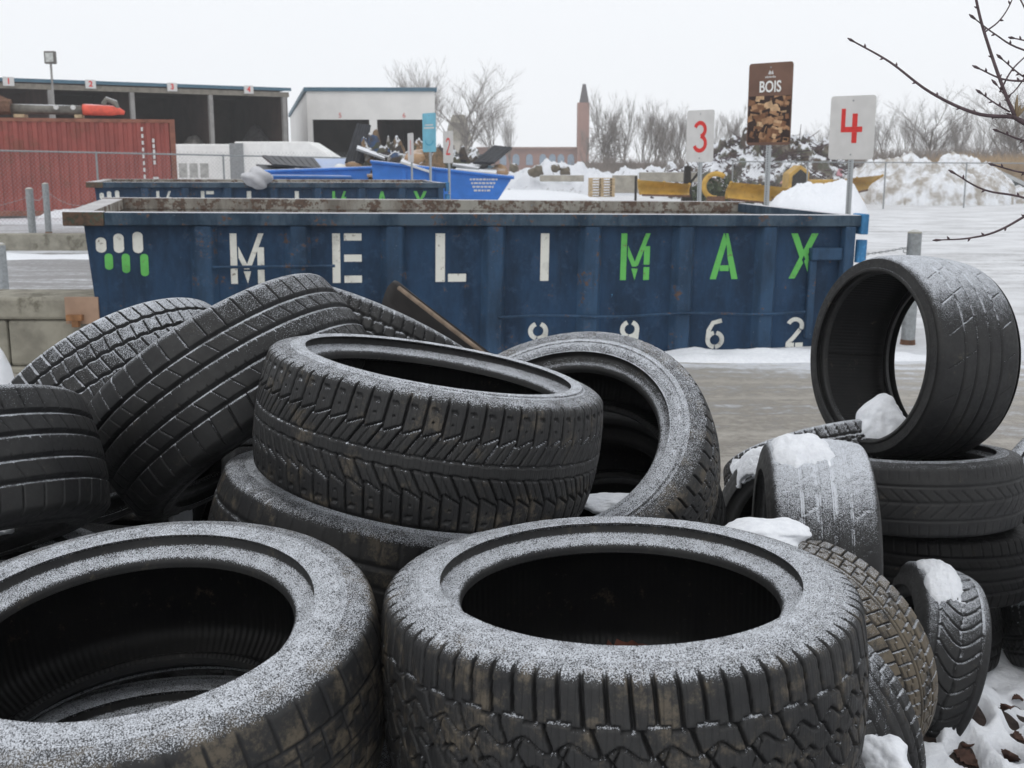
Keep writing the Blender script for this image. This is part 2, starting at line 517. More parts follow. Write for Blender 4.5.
class Tyre:
    """a tyre thing: tread, two sidewalls with bead, inner liner"""
    def __init__(s, label, px, py, D, R, Wd, ro, dirx, diry, face, kind, mats, hi=1, pitches=62, depth=.008, face_centre=True,
                 spin=0.0, offset_of=None, along=0.0, sharp=1.4, group='used tyres heaped in the pile', oval=1.0, move=None):
        s.R, s.W, s.r0 = R, Wd, ro * R
        P = W(px, py, D)
        w = (Vector((0, 0, H)) - P).normalized()
        upc = Vector((0, SP, CP))
        r = upc.cross(w).normalized(); u = w.cross(r)
        q = math.hypot(dirx, diry)
        c = math.sqrt(1 - face * face)
        n = (w * face + (r * dirx / q + u * diry / q) * c).normalized()
        s.n = n
        s.c = P - n * (Wd / 2 * .92) if face_centre else P
        if move and offset_of is None: s.c = s.c + Vector(move)
        # local frame: z = n ; x points away from the camera side so that the seam hides there
        x = -(w - n * w.dot(n))
        if abs(n.z) > .8: x = Vector((0, 1, 0)) - n * n.y
        x.normalize(); y = n.cross(x)
        if offset_of is not None: s.c = offset_of.c - offset_of.n * along + Vector(move or (0, 0, 0))
        s.x, s.y = x, y
        s.mat = Matrix((x, y, n)).transposed().to_4x4()
        s.mat.translation = s.c
        s.root = empty('tyre', (0, 0, 0), label=label, cat='tyre', group=group)
        s.root.matrix_world = s.mat
        s.kind, s.hi, s.N, s.depth, s.oval = kind, hi, pitches, depth, oval
        s.phase = spin; s.sharp = sharp
        s.make(mats)
    def side_pts(s, n=5):
        R, Wd, r0 = s.R, s.W, s.r0
        h = R - .047 - r0
        A = [(.478 * Wd, R - .047), (.492 * Wd, r0 + .78 * h), (.494 * Wd, r0 + .60 * h), (.482 * Wd, r0 + .40 * h), (.474 * Wd, r0 + .10 * R + .012), (.476 * Wd, r0 + .10 * R + .003)]
        B = [(.476 * Wd - .001, r0 + .10 * R), (.476 * Wd - .012, r0 + .093 * R), (.476 * Wd - .015, r0 + .086 * R)]
        C = [(.476 * Wd - .016, r0 + .080 * R), (.476 * Wd - .020, r0 + .05 * R), (.476 * Wd - .022, r0 + .02 * R), (.476 * Wd - .028, r0 + .003 * R), (.476 * Wd - .038, r0)]
        pts = np.vstack([catmull(A, 7 if s.hi > 1 else 4), catmull(B, 3), catmull(C, 4)])
        if s.hi > 1:   # fine moulded rings on the sidewall
            rr = pts[:, 1]
            nA = len(catmull(A, 7))
            for k in range(nA):
                if k in (4, 5, 20): pts[k, 0] += .0016
        return pts
    def inner_pts(s):
        R, Wd, r0 = s.R, s.W, s.r0
        z0 = .476 * Wd - .038
        P = [(z0, r0), (z0 - .004, r0 + .012), (z0 + .012, r0 + .03), (.455 * Wd, r0 + .45 * (R - r0)), (.43 * Wd, R - .05), (.34 * Wd, R - .024), (.18 * Wd, R - .018), (0, R - .017)]
        return catmull(P, 4)
    def surf_point(s, th, z, r):
        return s.c + s.x * (r * math.cos(th)) + s.y * (r * math.sin(th)) + s.n * z
    def make(s, mats):
        R, Wd = s.R, s.W
        wt = .41 * Wd
        seg = {0: 160, 1: 720, 2: 1500}[s.hi]
        nt = {0: 15, 1: 60, 2: 118}[s.hi]
        th = np.linspace(0, 2 * np.pi, seg, endpoint=False)
        L = 2 * np.pi * R
        p = L / s.N
        v = np.linspace(-1.3, 1.3, nt)
        vv, tt = np.meshgrid(v, th, indexing='ij')
        S = tt * R + s.phase
        f = tread_fn(s.kind)
        g = f(S, np.clip(vv, -1.3, 1.3), wt, p) if s.hi else np.zeros_like(S)
        a = np.abs(vv); e = np.clip((a - 1) / .3, 0, 1)
        z = np.where(a <= 1, a * wt, 0)
        rr = R - .010 * np.clip(a, 0, 1) ** 2.4
        bz = (1 - e) ** 2 * wt + 2 * e * (1 - e) * .462 * Wd + e * e * .478 * Wd
        br = (1 - e) ** 2 * (R - .010) + 2 * e * (1 - e) * (R - .016) + e * e * (R - .047)
        z = np.where(a <= 1, z, bz); rr = np.where(a <= 1, rr, br)
        fade = np.clip(1 - e * s.sharp, 0, 1) ** .7
        wob = Noise(7)(tt * 3 + 5, vv * 2 + 9) - .5
        rr = rr - g * s.depth * fade + wob * .0015
        z = np.sign(vv) * z
        ov = 1 + (s.oval - 1) * np.cos(2 * tt)
        Pm = np.stack([rr * ov * np.cos(tt), rr * ov * np.sin(tt), z], -1)
        At = np.stack([S, vv * wt, g * fade], -1)
        grid_mesh('tread', Pm, mats[0], s.root, True, At)
        sp = s.side_pts()
        seg2 = min(seg, 360)
        th2 = np.linspace(0, 2 * np.pi, seg2, endpoint=False)
        for sg in (1, -1):
            pts = sp if sg > 0 else sp
            T, Zi = np.meshgrid(th2, np.arange(len(pts)), indexing='xy')
            Zv = pts[:, 0][:, None] * sg * np.ones_like(T); Rv = pts[:, 1][:, None] * np.ones_like(T)
            o2 = 1 + (s.oval - 1) * np.cos(2 * T)
            Pm = np.stack([Rv * o2 * np.cos(T), Rv * o2 * np.sin(T), Zv], -1)
            if sg < 0: Pm = Pm[::-1]
            At = np.stack([T * R, (Rv - s.r0) / (R - s.r0), np.zeros_like(T)], -1)
            if sg < 0: At = At[::-1]
            grid_mesh('sidewall', Pm, mats[1], s.root, True, At)
        ip = s.inner_pts()
        ip = np.vstack([ip, ip[::-1][1:] * [-1, 1]])
        T, _ = np.meshgrid(th2 + (np.pi if abs(s.n.z) > .5 else 0), np.arange(len(ip)), indexing='xy')
        Zv = ip[:, 0][:, None] * np.ones_like(T); Rv = ip[:, 1][:, None] * np.ones_like(T)
        Pm = np.stack([Rv * (1 + (s.oval - 1) * np.cos(2 * T)) * np.cos(T), Rv * (1 + (s.oval - 1) * np.cos(2 * T)) * np.sin(T), Zv], -1)
        At = np.stack([T * R, Zv, np.zeros_like(T)], -1)
        grid_mesh('inner_liner', Pm, mats[2], s.root, True, At)
    def profile(s, q):
        """outer skin: q -1..1 tread, 1..2 sidewall down to the bead (sign gives the side)"""
        a = abs(q); sg = 1 if q >= 0 else -1
        if a <= 1: z, r = a * .41 * s.W, s.R - .010 * a ** 2.4
        else:
            t = min(a - 1, 1)
            sp = s.side_pts()
            if t < .25:
                e = t / .25
                z = (1 - e) ** 2 * .41 * s.W + 2 * e * (1 - e) * .462 * s.W + e * e * .478 * s.W
                r = (1 - e) ** 2 * (s.R - .010) + 2 * e * (1 - e) * (s.R - .016) + e * e * (s.R - .047)
            else:
                k = (t - .25) / .75 * (len(sp) - 1)
                i = min(int(k), len(sp) - 2); fr = k - i
                z, r = sp[i] * (1 - fr) + sp[i + 1] * fr
        return z * sg, r
    def theta_of(s, vec):
        v = Vector(vec)
        return math.atan2(v.dot(s.y), v.dot(s.x))
    def snow(s, label, th0, th1, q0, q1, thick, seed=1, mat=None, n=40, lift=(0, 0, 1), inner=False, edge=.35):
        n = 64
        """a lump of settled snow lying on part of the tyre's skin; theta measured from the top of the tyre"""
        N_ = Noise(seed)
        t0 = s.theta_of(lift)
        up = Vector((0, 0, 1))
        P = np.zeros((n, n, 3))
        top = np.zeros((n, n, 3))
        for i in range(n):
            for j in range(n):
                a, b = i / (n - 1), j / (n - 1)
                ra, rb = abs(a - .5) * 2, abs(b - .5) * 2
                rad = (ra ** 2.6 + rb ** 2.6) ** (1 / 2.6)
                # squeeze the square into a rounded patch with a ragged rim
                ang = math.atan2(b - .5, a - .5)
                rag = 1 - edge * float(N_(math.cos(ang) * 2.2 + 20, math.sin(ang) * 2.2 + 20)) - .12 * float(N_(math.cos(ang) * 7 + 50, math.sin(ang) * 7 + 50))
                aa = .5 + (a - .5) * rag; bb = .5 + (b - .5) * rag
                th = t0 + th0 + (th1 - th0) * aa
                q = q0 + (q1 - q0) * bb
                if inner:
                    z = q * s.W * .46
                    r = s.R - .019 - .0
                    kk = max(0, (abs(q) - .6) / .4)
                    r -= kk * kk * .06
                    p = s.surf_point(th, z, r)
                    nn = -(s.x * math.cos(th) + s.y * math.sin(th))
                else:
                    z, r = s.profile(q)
                    p = s.surf_point(th, z, r)
                    z2, r2 = s.profile(q + .02)
                    tq = s.surf_point(th, z2, r2) - p
                    tt_ = s.surf_point(th + .01, z, r) - p
                    nn = tt_.cross(tq)
                    nn = nn.normalized() if nn.length > 1e-12 else up
                    if nn.dot(p - s.c) < 0: nn = -nn
                hgt = max(0.0, 1 - min(1, rad) ** 2.2) ** .6 * (.75 + .4 * float(N_(a * 4, b * 4)) + .22 * float(N_(a * 14, b * 14)) + .14 * float(N_(a * 31, b * 31)))
                if rad >= .999 : hgt = 0
                d = (nn * .5 + up * .6)
                pt = p - nn * .003 + d * (thick * hgt)
                top[i, j] = pt
        o = grid_mesh('snow_patch', top, mat or M['snow'])
        sol = o.modifiers.new('body', 'SOLIDIFY'); sol.thickness = .004; sol.offset = -1
        return tag(o, label, 'snow', kind='stuff')

RB = {}
def rub(frost=0.5, brown=0.0, sipes=0, grain=540, tone=1.0, inner=False, lo=-.05, side=False):
    k = (frost, brown, sipes, grain, tone, inner, lo, side)
    if k not in RB: RB[k] = m_rubber('rubber', frost, brown, sipes, grain, tone, inner, lo, side)
    return RB[k]
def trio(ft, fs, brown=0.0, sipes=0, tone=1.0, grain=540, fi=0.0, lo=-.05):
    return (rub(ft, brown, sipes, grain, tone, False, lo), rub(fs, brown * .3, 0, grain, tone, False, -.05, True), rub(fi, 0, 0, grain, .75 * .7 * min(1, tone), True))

T = {}
def ty(key, label, *a, **k): T[key] = Tyre(label, *a, **k); return T[key]

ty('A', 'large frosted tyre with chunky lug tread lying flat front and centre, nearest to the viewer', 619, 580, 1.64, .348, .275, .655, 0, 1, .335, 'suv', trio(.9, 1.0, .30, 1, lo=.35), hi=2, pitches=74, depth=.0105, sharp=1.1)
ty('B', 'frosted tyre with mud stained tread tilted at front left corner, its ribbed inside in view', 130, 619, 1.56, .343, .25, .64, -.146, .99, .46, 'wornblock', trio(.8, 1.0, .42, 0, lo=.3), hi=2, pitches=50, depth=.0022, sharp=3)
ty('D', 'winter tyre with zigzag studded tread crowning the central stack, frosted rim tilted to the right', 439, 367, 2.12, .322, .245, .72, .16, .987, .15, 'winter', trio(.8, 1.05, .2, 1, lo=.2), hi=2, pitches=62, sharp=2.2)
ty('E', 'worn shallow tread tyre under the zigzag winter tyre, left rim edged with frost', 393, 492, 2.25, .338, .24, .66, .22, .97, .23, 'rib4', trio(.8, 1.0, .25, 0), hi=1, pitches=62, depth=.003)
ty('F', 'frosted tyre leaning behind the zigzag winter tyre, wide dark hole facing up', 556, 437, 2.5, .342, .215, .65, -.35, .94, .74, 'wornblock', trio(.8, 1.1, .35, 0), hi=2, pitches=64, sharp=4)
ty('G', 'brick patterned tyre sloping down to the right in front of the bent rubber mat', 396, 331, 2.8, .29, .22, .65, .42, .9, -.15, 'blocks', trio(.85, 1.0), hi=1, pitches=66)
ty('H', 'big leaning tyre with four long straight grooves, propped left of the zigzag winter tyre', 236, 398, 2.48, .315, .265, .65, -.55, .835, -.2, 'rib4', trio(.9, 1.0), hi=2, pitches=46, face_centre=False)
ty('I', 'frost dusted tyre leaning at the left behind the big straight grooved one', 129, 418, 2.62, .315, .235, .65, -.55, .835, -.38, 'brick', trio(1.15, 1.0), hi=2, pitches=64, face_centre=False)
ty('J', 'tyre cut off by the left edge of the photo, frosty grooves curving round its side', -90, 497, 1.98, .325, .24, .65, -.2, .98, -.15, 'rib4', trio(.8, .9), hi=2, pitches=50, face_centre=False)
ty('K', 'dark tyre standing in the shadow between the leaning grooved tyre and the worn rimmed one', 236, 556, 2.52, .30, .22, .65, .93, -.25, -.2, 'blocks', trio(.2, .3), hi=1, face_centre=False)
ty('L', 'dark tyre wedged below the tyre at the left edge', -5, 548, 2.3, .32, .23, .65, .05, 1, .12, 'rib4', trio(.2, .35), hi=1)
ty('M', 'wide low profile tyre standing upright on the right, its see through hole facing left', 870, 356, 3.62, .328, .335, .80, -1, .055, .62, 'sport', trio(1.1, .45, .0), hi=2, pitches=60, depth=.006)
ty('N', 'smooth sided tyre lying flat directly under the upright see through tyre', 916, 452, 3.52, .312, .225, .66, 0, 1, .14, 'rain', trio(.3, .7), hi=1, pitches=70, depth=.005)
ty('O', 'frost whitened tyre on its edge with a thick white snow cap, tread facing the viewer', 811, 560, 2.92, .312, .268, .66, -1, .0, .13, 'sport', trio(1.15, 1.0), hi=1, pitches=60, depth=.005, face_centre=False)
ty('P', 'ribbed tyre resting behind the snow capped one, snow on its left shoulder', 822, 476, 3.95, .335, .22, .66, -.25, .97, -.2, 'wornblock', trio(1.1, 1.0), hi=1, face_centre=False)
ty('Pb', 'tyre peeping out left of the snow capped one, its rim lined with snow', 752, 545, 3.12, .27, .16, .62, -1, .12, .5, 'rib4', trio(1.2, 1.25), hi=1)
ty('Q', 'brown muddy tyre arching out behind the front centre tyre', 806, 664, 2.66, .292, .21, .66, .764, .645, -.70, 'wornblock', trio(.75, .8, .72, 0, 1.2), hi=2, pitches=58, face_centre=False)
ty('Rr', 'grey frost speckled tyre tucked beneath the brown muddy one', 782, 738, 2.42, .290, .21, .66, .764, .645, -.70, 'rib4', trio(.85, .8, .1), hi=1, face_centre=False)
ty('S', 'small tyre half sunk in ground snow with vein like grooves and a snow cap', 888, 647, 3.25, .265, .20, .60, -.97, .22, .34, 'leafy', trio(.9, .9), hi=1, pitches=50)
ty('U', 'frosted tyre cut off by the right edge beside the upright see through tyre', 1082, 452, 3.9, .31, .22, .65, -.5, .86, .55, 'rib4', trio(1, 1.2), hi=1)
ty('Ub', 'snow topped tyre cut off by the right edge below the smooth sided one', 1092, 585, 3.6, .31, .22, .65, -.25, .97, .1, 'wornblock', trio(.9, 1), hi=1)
ty('V', 'dark tyre hidden in shadow under the smooth sided flat one', 925, 555, 3.62, .31, .22, .66, .02, 1, .2, 'rib4', trio(.1, .1, tone=.3), hi=1, offset_of=T['N'], along=.228, move=(.05, .03, 0))  # low tone puts the black of the deep shade into the rubber colour
ty('Vc', 'lowest tyre under the smooth sided flat one', 925, 600, 3.62, .31, .22, .66, .02, 1, .2, 'rib4', trio(.1, .1, tone=.3), hi=1, offset_of=T['N'], along=.46, move=(-.04, .06, 0))  # shade of the stack painted in by the low rubber tone
ty('F2', 'dark tyre nested behind the one with the wide upward facing hole', 567, 437, 2.5, .32, .215, .65, -.35, .94, .70, 'rib4', trio(0, 0, tone=.25), hi=1, offset_of=T['F'], along=.225, move=(.01, .01, -.01))  # low tone paints the shade seen through the hole into the rubber
ty('F3', 'hidden tyre at the bottom of the leaning middle stack', 567, 437, 2.5, .32, .215, .65, -.3, .94, .66, 'rib4', trio(0, 0, tone=.25), hi=1, offset_of=T['F'], along=.45, move=(.0, .02, -.02))  # same darkened rubber, shade put into the colour
ty('L2', 'shadowed tyre in the dark gap below the big leaning grooved tyre', 125, 516, 2.85, .32, .23, .65, .1, 1, .12, 'blocks', trio(.1, .2, tone=.3), hi=1)  # low tone paints the shade of the gap into the rubber
ty('Vb', 'dim tyre lying behind the small snow capped tyre', 1015, 622, 4.05, .31, .22, .66, .0, 1, .2, 'rib4', trio(.1, .25, tone=.3), hi=1)  # shade below the overhang painted into the rubber by low tone
# the tyres that carry the front ones
a = T['A']
ty('A2', 'tyre underneath the front centre one, a sliver of its tread showing', 625, 720, 1.80, .340, .24, .65, 0, 1, .35, 'rib4', trio(.3, .6), hi=1)
T['A2'].root.matrix_world.translation = a.c - a.n * .262 + Vector((.035, .03, 0))
for nm, key, k in (('A3', 'A2', 1), ('B2', 'B', 1), ('B3', 'B', 2), ('E2', 'E', 1), ('E3', 'E', 2), ('J2', 'L', 1), ('J3', 'L2', 1), ('K2', 'J', 1)):
    src = T[key]
    c = copy_tree(src.root)
    up = Vector((0, 0, 1))
    base = src.root.matrix_world.copy()
    q = up.rotation_difference(Vector((0.03, -.02, 1)).normalized()).to_matrix().to_4x4()
    c.matrix_world = Matrix.Translation(Vector((src.root.matrix_world.translation.x + .02 * k, src.root.matrix_world.translation.y + .02, max(.12, src.root.matrix_world.translation.z - .255 * k)))) @ q
    c['label'] = {'A3': 'buried tyre at the bottom of the front centre stack', 'B2': 'buried tyre under the front left tyre', 'B3': 'lowest tyre of the front left stack',
                  'E2': 'buried tyre under the worn rimmed tyre', 'E3': 'lowest tyre of the middle stack', 'J2': 'lowest tyre at the left edge of the pile', 'J3': 'buried tyre below the big leaning grooved tyre', 'K2': 'tyre in the dark right under the tyre cut off by the left edge'}[nm]

T['O'].snow('thick white snow cap on the tyre standing on its edge', -.55, .30, 1.20, -.45, .020, 3)
T['S'].snow('snow cap sliding down the small sunken tyre', -.70, .40, 1.25, -.35, .020, 8)
T['P'].snow('snow on the left shoulder of the ribbed tyre behind', -1.3, -.35, -1.0, 1.2, .02, 11, lift=(0, -1, 0))
T['Pb'].snow('snow arc along the rim of the tyre left of the snow capped one', .1, .95, .7, 1.7, .016, 12)
T['Ub'].snow('round snow cap on the tyre at the lower right edge', 1.1, 2.0, .6, 1.6, .03, 13)

# ================================================================== GROUND
def make_ground():
    t = NT('snowy_ground'); o = t.pos()
    sx = t.node('ShaderNodeSeparateXYZ'); t.l(o, sx.inputs[0])
    X, Y = sx.outputs[0], sx.outputs[1]
    streak = t.noise(t.scaled(o, (.16, 1.6, 1)), 1.6, 6, .65)
    blot = t.noise(o, .9, 6, .7)
    fine = t.noise(o, 9, 6, .75)
    warp = t.math('ADD', Y, t.math('MULTIPLY', t.math('SUBTRACT', blot, .5), 1.3))
    # how much bare, wet gravel shows at each distance
    ramp = t.node('ShaderNodeValToRGB')
    t.l(t.math('DIVIDE', warp, 60.0), ramp.inputs[0])
    e = ramp.color_ramp.elements
    stops = [(0, .35), (3.6, .30), (4.6, .85), (8.0, .66), (9.1, .50), (9.5, .10), (12.5, .12), (14.2, .10), (15.2, .62), (21, .70), (22.2, .05), (25.5, .08), (27, .6), (31, .5), (33, .15), (60, .12)]
    e[0].position = 0; e[0].color = (stops[0][1],) * 3 + (1,)
    e[1].position = 1; e[1].color = (stops[-1][1],) * 3 + (1,)
    for p, v_ in stops[1:-1]:
        k = e.new(p / 60); k.color = (v_, v_, v_, 1)
    amt = ramp.outputs[0]
    right = t.rng(X, .5, 3.5, 0, 1)
    far = t.rng(Y, 9.5, 11, 0, 1)
    rf = t.math('MULTIPLY', right, far)
    icy = t.math('MULTIPLY', rf, .45)
    amt = t.math('MULTIPLY', amt, t.math('SUBTRACT', 1.0, t.math('MULTIPLY', rf, .75)))
    amt = t.math('ADD', amt, t.math('MULTIPLY', rf, .16))
    v = t.math('ADD', amt, t.math('MULTIPLY', t.math('SUBTRACT', streak, .5), 1.5))
    v = t.math('ADD', v, t.math('MULTIPLY', t.math('SUBTRACT', fine, .5), 1.0))
    k = t.rng(v, .30, .72)
    mud = t.mix(t.rng(t.math('ADD', t.math('MULTIPLY', fine, .4), t.math('MULTIPLY', streak, .6)), .38, .62), (.15, .13, .105, 1), (.43, .40, .355, 1))
    mud = t.mix(t.rng(Y, 10, 16), mud, (.25, .245, .245, 1))
    snow = t.mix(t.rng(fine, .3, .75), (.66, .68, .72, 1), (.80, .82, .85, 1))
    tr = t.noise(t.scaled(o, (.4, 1.3, 1)), 1.1, 6, .75)
    grey = t.mix(t.rng(t.math('ADD', t.math('MULTIPLY', blot, .45), t.math('MULTIPLY', tr, .55)), .36, .60), (.50, .50, .505, 1), (.80, .81, .83, 1))
    snow = t.mix(t.math('MULTIPLY', rf, .9), snow, grey)
    c = t.mix(k, snow, mud)
    t.bump(t.math('ADD', fine, streak), .045, 1.0)
    m = t.out(c, t.rng(k, 0, 1, .8, .45))
    ys = np.concatenate([np.linspace(-6, 14, 90), np.geomspace(14.3, 1500, 70)])
    xs = np.concatenate([-np.geomspace(900, 12.5, 30), np.linspace(-12, 12, 110), np.geomspace(12.5, 900, 30)])
    N_ = Noise(4)
    YY, XX = np.meshgrid(ys, xs, indexing='ij')
    ZZ = (N_.fbm(XX * .9 + 40, YY * .9 + 40) - .5) * .05 * np.exp(-np.maximum(YY - 10, 0) / 25) + (N_.fbm(XX * .5 + 3, YY * 1.4 + 3, 4) - .5) * .10 * np.clip((YY - 9.8) / 3, 0, 1) * np.exp(-np.maximum(YY - 10, 0) / 30)
    ZZ -= .01
    g = grid_mesh('ground', np.stack([XX, YY, ZZ], -1), m)
    tag(g, kind='structure')
make_ground()

def mound(name, label, x0, x1, y0, y1, h, seed, mat, nx=90, ny=40, f=1.2, rough=.5, power=.6, kind=None, cat='snow', zb=-.05, skew=0):
    N_ = Noise(seed)
    u = np.linspace(-1, 1, nx); v = np.linspace(-1, 1, ny)
    V, U = np.meshgrid(v, u, indexing='ij')
    rad = np.sqrt(U ** 2 + V ** 2)
    env = np.clip(1 - rad ** 2, 0, 1) ** power
    X = (x0 + x1) / 2 + U * (x1 - x0) / 2; Y = (y0 + y1) / 2 + V * (y1 - y0) / 2
    nn = N_.fbm(X * f + 10, Y * f + 10, 5)
    Z = zb + env * h * ((1 - rough) + rough * 2 * nn) * (1 + skew * U)
    o = grid_mesh(name, np.stack([X, Y, Z], -1), mat)
    return tag(o, label, cat, kind=kind or 'stuff')

def m_heap(name, cols, scale=3, snow=.5, sn_thr=.8):
    t = NT(name); o = t.pos()
    v = t.node('ShaderNodeTexVoronoi'); t.l(t.scaled(o, (1, 1, 1.6)), v.inputs['Vector']); v.inputs['Scale'].default_value = scale
    sep = t.node('ShaderNodeSeparateXYZ'); t.l(v.outputs['Color'], sep.inputs[0])
    r = t.node('ShaderNodeValToRGB'); r.color_ramp.interpolation = 'CONSTANT'
    e = r.color_ramp.elements
    e[0].color = rgba(cols[0]); e[1].color = rgba(cols[-1]); e[1].position = .9
    for i, c in enumerate(cols[1:-1]):
        k = e.new((i + 1) / (len(cols) - 1) * .9); k.color = rgba(c)
    t.l(sep.outputs[0], r.inputs[0])
    n = t.noise(o, 5, 5, .75)
    n1 = t.noise(o, .8, 4, .6)
    k = t.rng(t.math('ADD', t.math('ADD', t.nz(), t.math('MULTIPLY', n, .9)), t.math('MULTIPLY', n1, .7)), sn_thr + .75 - snow * .5, sn_thr + .95 - snow * .5)
    c = t.mix(k, t.mix(t.rng(n, .3, .7), r.outputs[0], (.10, .08, .06, 1)), SNOW)
    t.bump(n, .1, 1)
    return t.out(c, .9)

# ================================================================== ROLL-OFF BINS
BIN_L = Vector((gx(82, 8.75 * CP + .3, .6), 0, 0))
PLp, PRp = W(82, 225, 8.75), W(853, 225, 10.2)
BL = math.hypot(PRp.x - PLp.x, PRp.y - PLp.y) - .02
def m_bin(name, base, rust_amt=.5, pale=0.0, snow=0.0):
    t = NT(name); o = t.obj()
    n = t.noise(t.scaled(o, (1, 1, .35)), 3.2, 6, .7)
    n2 = t.noise(o, 5.5, 6, .75)
    n3 = t.noise(o, 24, 5, .7)
    n4 = t.noise(o, 9, 4, .6)
    c = t.mix(t.rng(n, .3, .7), tuple(x * .6 for x in base) + (1,), tuple(min(1, x * 1.45) for x in base) + (1,))
    c = t.mix(t.rng(n2, .52, .62, 0, .5), c, tuple(x * 1.6 + .01 for x in base) + (1,))
    c = t.mix(t.math('MULTIPLY', t.rng(n4, .74 , .76), .9), c, (.10, .30, .50, 1))
    if pale: c = t.mix(t.math('MULTIPLY', t.rng(n, .42, .58), pale), c, (.30, .32, .29, 1))
    thr = .72 - .22 * rust_amt
    k = t.rng(t.math('ADD', n2, t.math('MULTIPLY', t.math('SUBTRACT', n3, .5), .5)), thr, thr + .06)
    rust = t.mix(t.rng(n3, .3, .7), (.05, .034, .028, 1), (.14, .085, .06, 1))
    c = t.mix(t.math('MULTIPLY', k, .9), c, rust)
    fl = t.noise(o, 46, 2, .8)
    c = t.mix(t.rng(fl, .74, .78, 0, .8), c, (.42, .46, .50, 1))
    vs_ = t.noise(t.scaled(o, (6, 6, .5)), 2.0, 4, .7)
    c = t.mix(t.rng(vs_, .58, .72, 0, .45), c, tuple(x * .35 + .01 for x in base) + (1,))
    # scratches
    sc = t.noise(t.scaled(o, (1, 1, 8)), 18, 3, .6)
    c = t.mix(t.rng(sc, .73, .76, 0, .5), c, (.30, .33, .36, 1))
    if snow:
        v = t.math('ADD', t.nz(), t.math('MULTIPLY', t.math('SUBTRACT', n3, .5), .5))
        c = t.mix(t.math('MULTIPLY', t.rng(v, .72, .85), snow), c, (.72, .72, .75, 1))
    t.bump(t.math('ADD', n2, t.math('MULTIPLY', n3, .3)), .006, .7)
    t.b.inputs['Specular IOR Level'].default_value = .25
    return t.out(c, t.rng(k, 0, 1, .62, .9))
M['bin'] = m_bin('worn_navy_paint', (.0130, .037, .078), .40, .0, 0)
M['bin_rib'] = m_bin('worn_navy_rib', (.023, .054, .102), .56, .0)
M['bin_rim'] = m_bin('rim_paint', (.022, .048, .080), .66, .10, .75)
M['bin_in'] = m_bin('rusty_inside', (.26, .235, .20), 1.0, .4, .5)
M['bin_in'].node_tree.nodes
M['bin_corner'] = m_bin('rusty_green_corner', (.07, .085, .06), 1.25, .0, .9)
M['bin_light'] = m_bin('light_blue_steel', (.05, .20, .40), .45)

def stroke(pts, w):
    """flat ribbon polygons (x,z) around a polyline"""
    quads = []
    for (x0, z0), (x1, z1) in zip(pts[:-1], pts[1:]):
        d = math.hypot(x1 - x0, z1 - z0) or 1
        nx, nz = -(z1 - z0) / d * w / 2, (x1 - x0) / d * w / 2
        quads.append([(x0 + nx, z0 + nz), (x1 + nx, z1 + nz), (x1 - nx, z1 - nz), (x0 - nx, z0 - nz)])
    return quads
def arc(cx, cz, rx, rz, a0, a1, n=12):
    return [(cx + rx * math.cos(math.radians(a0 + (a1 - a0) * i / n)), cz + rz * math.sin(math.radians(a0 + (a1 - a0) * i / n))) for i in range(n + 1)]
def band(pts, w):
    """continuous ribbon along a smooth curve, returned as quads with mitred joints"""
    L, R = [], []
    for i, (x, z) in enumerate(pts):
        a = pts[max(i - 1, 0)]; b = pts[min(i + 1, len(pts) - 1)]
        d = math.hypot(b[0] - a[0], b[1] - a[1]) or 1
        nx, nz = -(b[1] - a[1]) / d * w / 2, (b[0] - a[0]) / d * w / 2
        L.append((x + nx, z + nz)); R.append((x - nx, z - nz))
    return [[L[i], L[i + 1], R[i + 1], R[i]] for i in range(len(pts) - 1)]
# glyphs in a box 0..1 wide, 0..1.45 high, stencilled with gaps
def rect(x0, x1, z0, z1): return [(x0, z0), (x1, z0), (x1, z1), (x0, z1)]
SW = .2
GL = {
    'M': [rect(0, .2, 0, 1.45), rect(.8, 1, 0, .40), rect(.8, 1, .48, 1.05), [(.24, 1.08), (.24, .75), (.40, .42), (.56, .42)], [(.60, .45), (.44, .45), (.84, 1.45), (1.0, 1.45)], [(.38, .36), (.6, .36), (.5, 0)]],
    'E': [rect(0, .24, 0, 1.45), rect(.36, .9, 1.24, 1.45), rect(.36, .9, .62, .83), rect(.36, .9, 0, .21)],
    'L': [rect(0, .3, 0, 1.45), rect(.40, .98, 0, .24)],
    'I': [rect(.36, .64, 0, 1.45)],
    'A': [[(0, 0), (.22, 0), (.55, 1.15), (.46, 1.45), (.42, 1.45)], [(.50, 1.45), (.58, 1.45), (1, 0), (.78, 0), (.60, .68)], rect(.34, .66, .26, .44)],
    'X': [[(0, 1.45), (.24, 1.45), (.54, .80), (.42, .55)], [(.58, .62), (.46, .86), (.76, 1.45), (1, 1.45)], [(0, 0), (.22, 0), (.50, .50), (.38, .74)], [(.54, .55), (.66, .78), (1, 0), (.78, 0)]],
    '9': band(arc(.5, 1.02, .33, .34, 70, -95, 12), .2) + band(arc(.5, 1.02, .33, .34, 110, 255, 10), .2) + band([(.83, 1.0), (.80, .6), (.62, .2), (.30, .1)], .2),
    '6': band(arc(.5, .43, .33, .34, 100, 265, 10), .2) + band(arc(.5, .43, .33, .34, 80, -85, 12), .2) + band([(.17, .45), (.20, .9), (.38, 1.25), (.78, 1.35)], .2),
    '2': band(arc(.5, 1.03, .33, .32, 160, -30, 12), .2) + band([(.74, .84), (.45, .45), (.18, .16)], .2) + [rect(.10, .50, 0, .2), rect(.56, .92, 0, .2)],
    '-': [rect(.1, .7, .55, .72)],
}
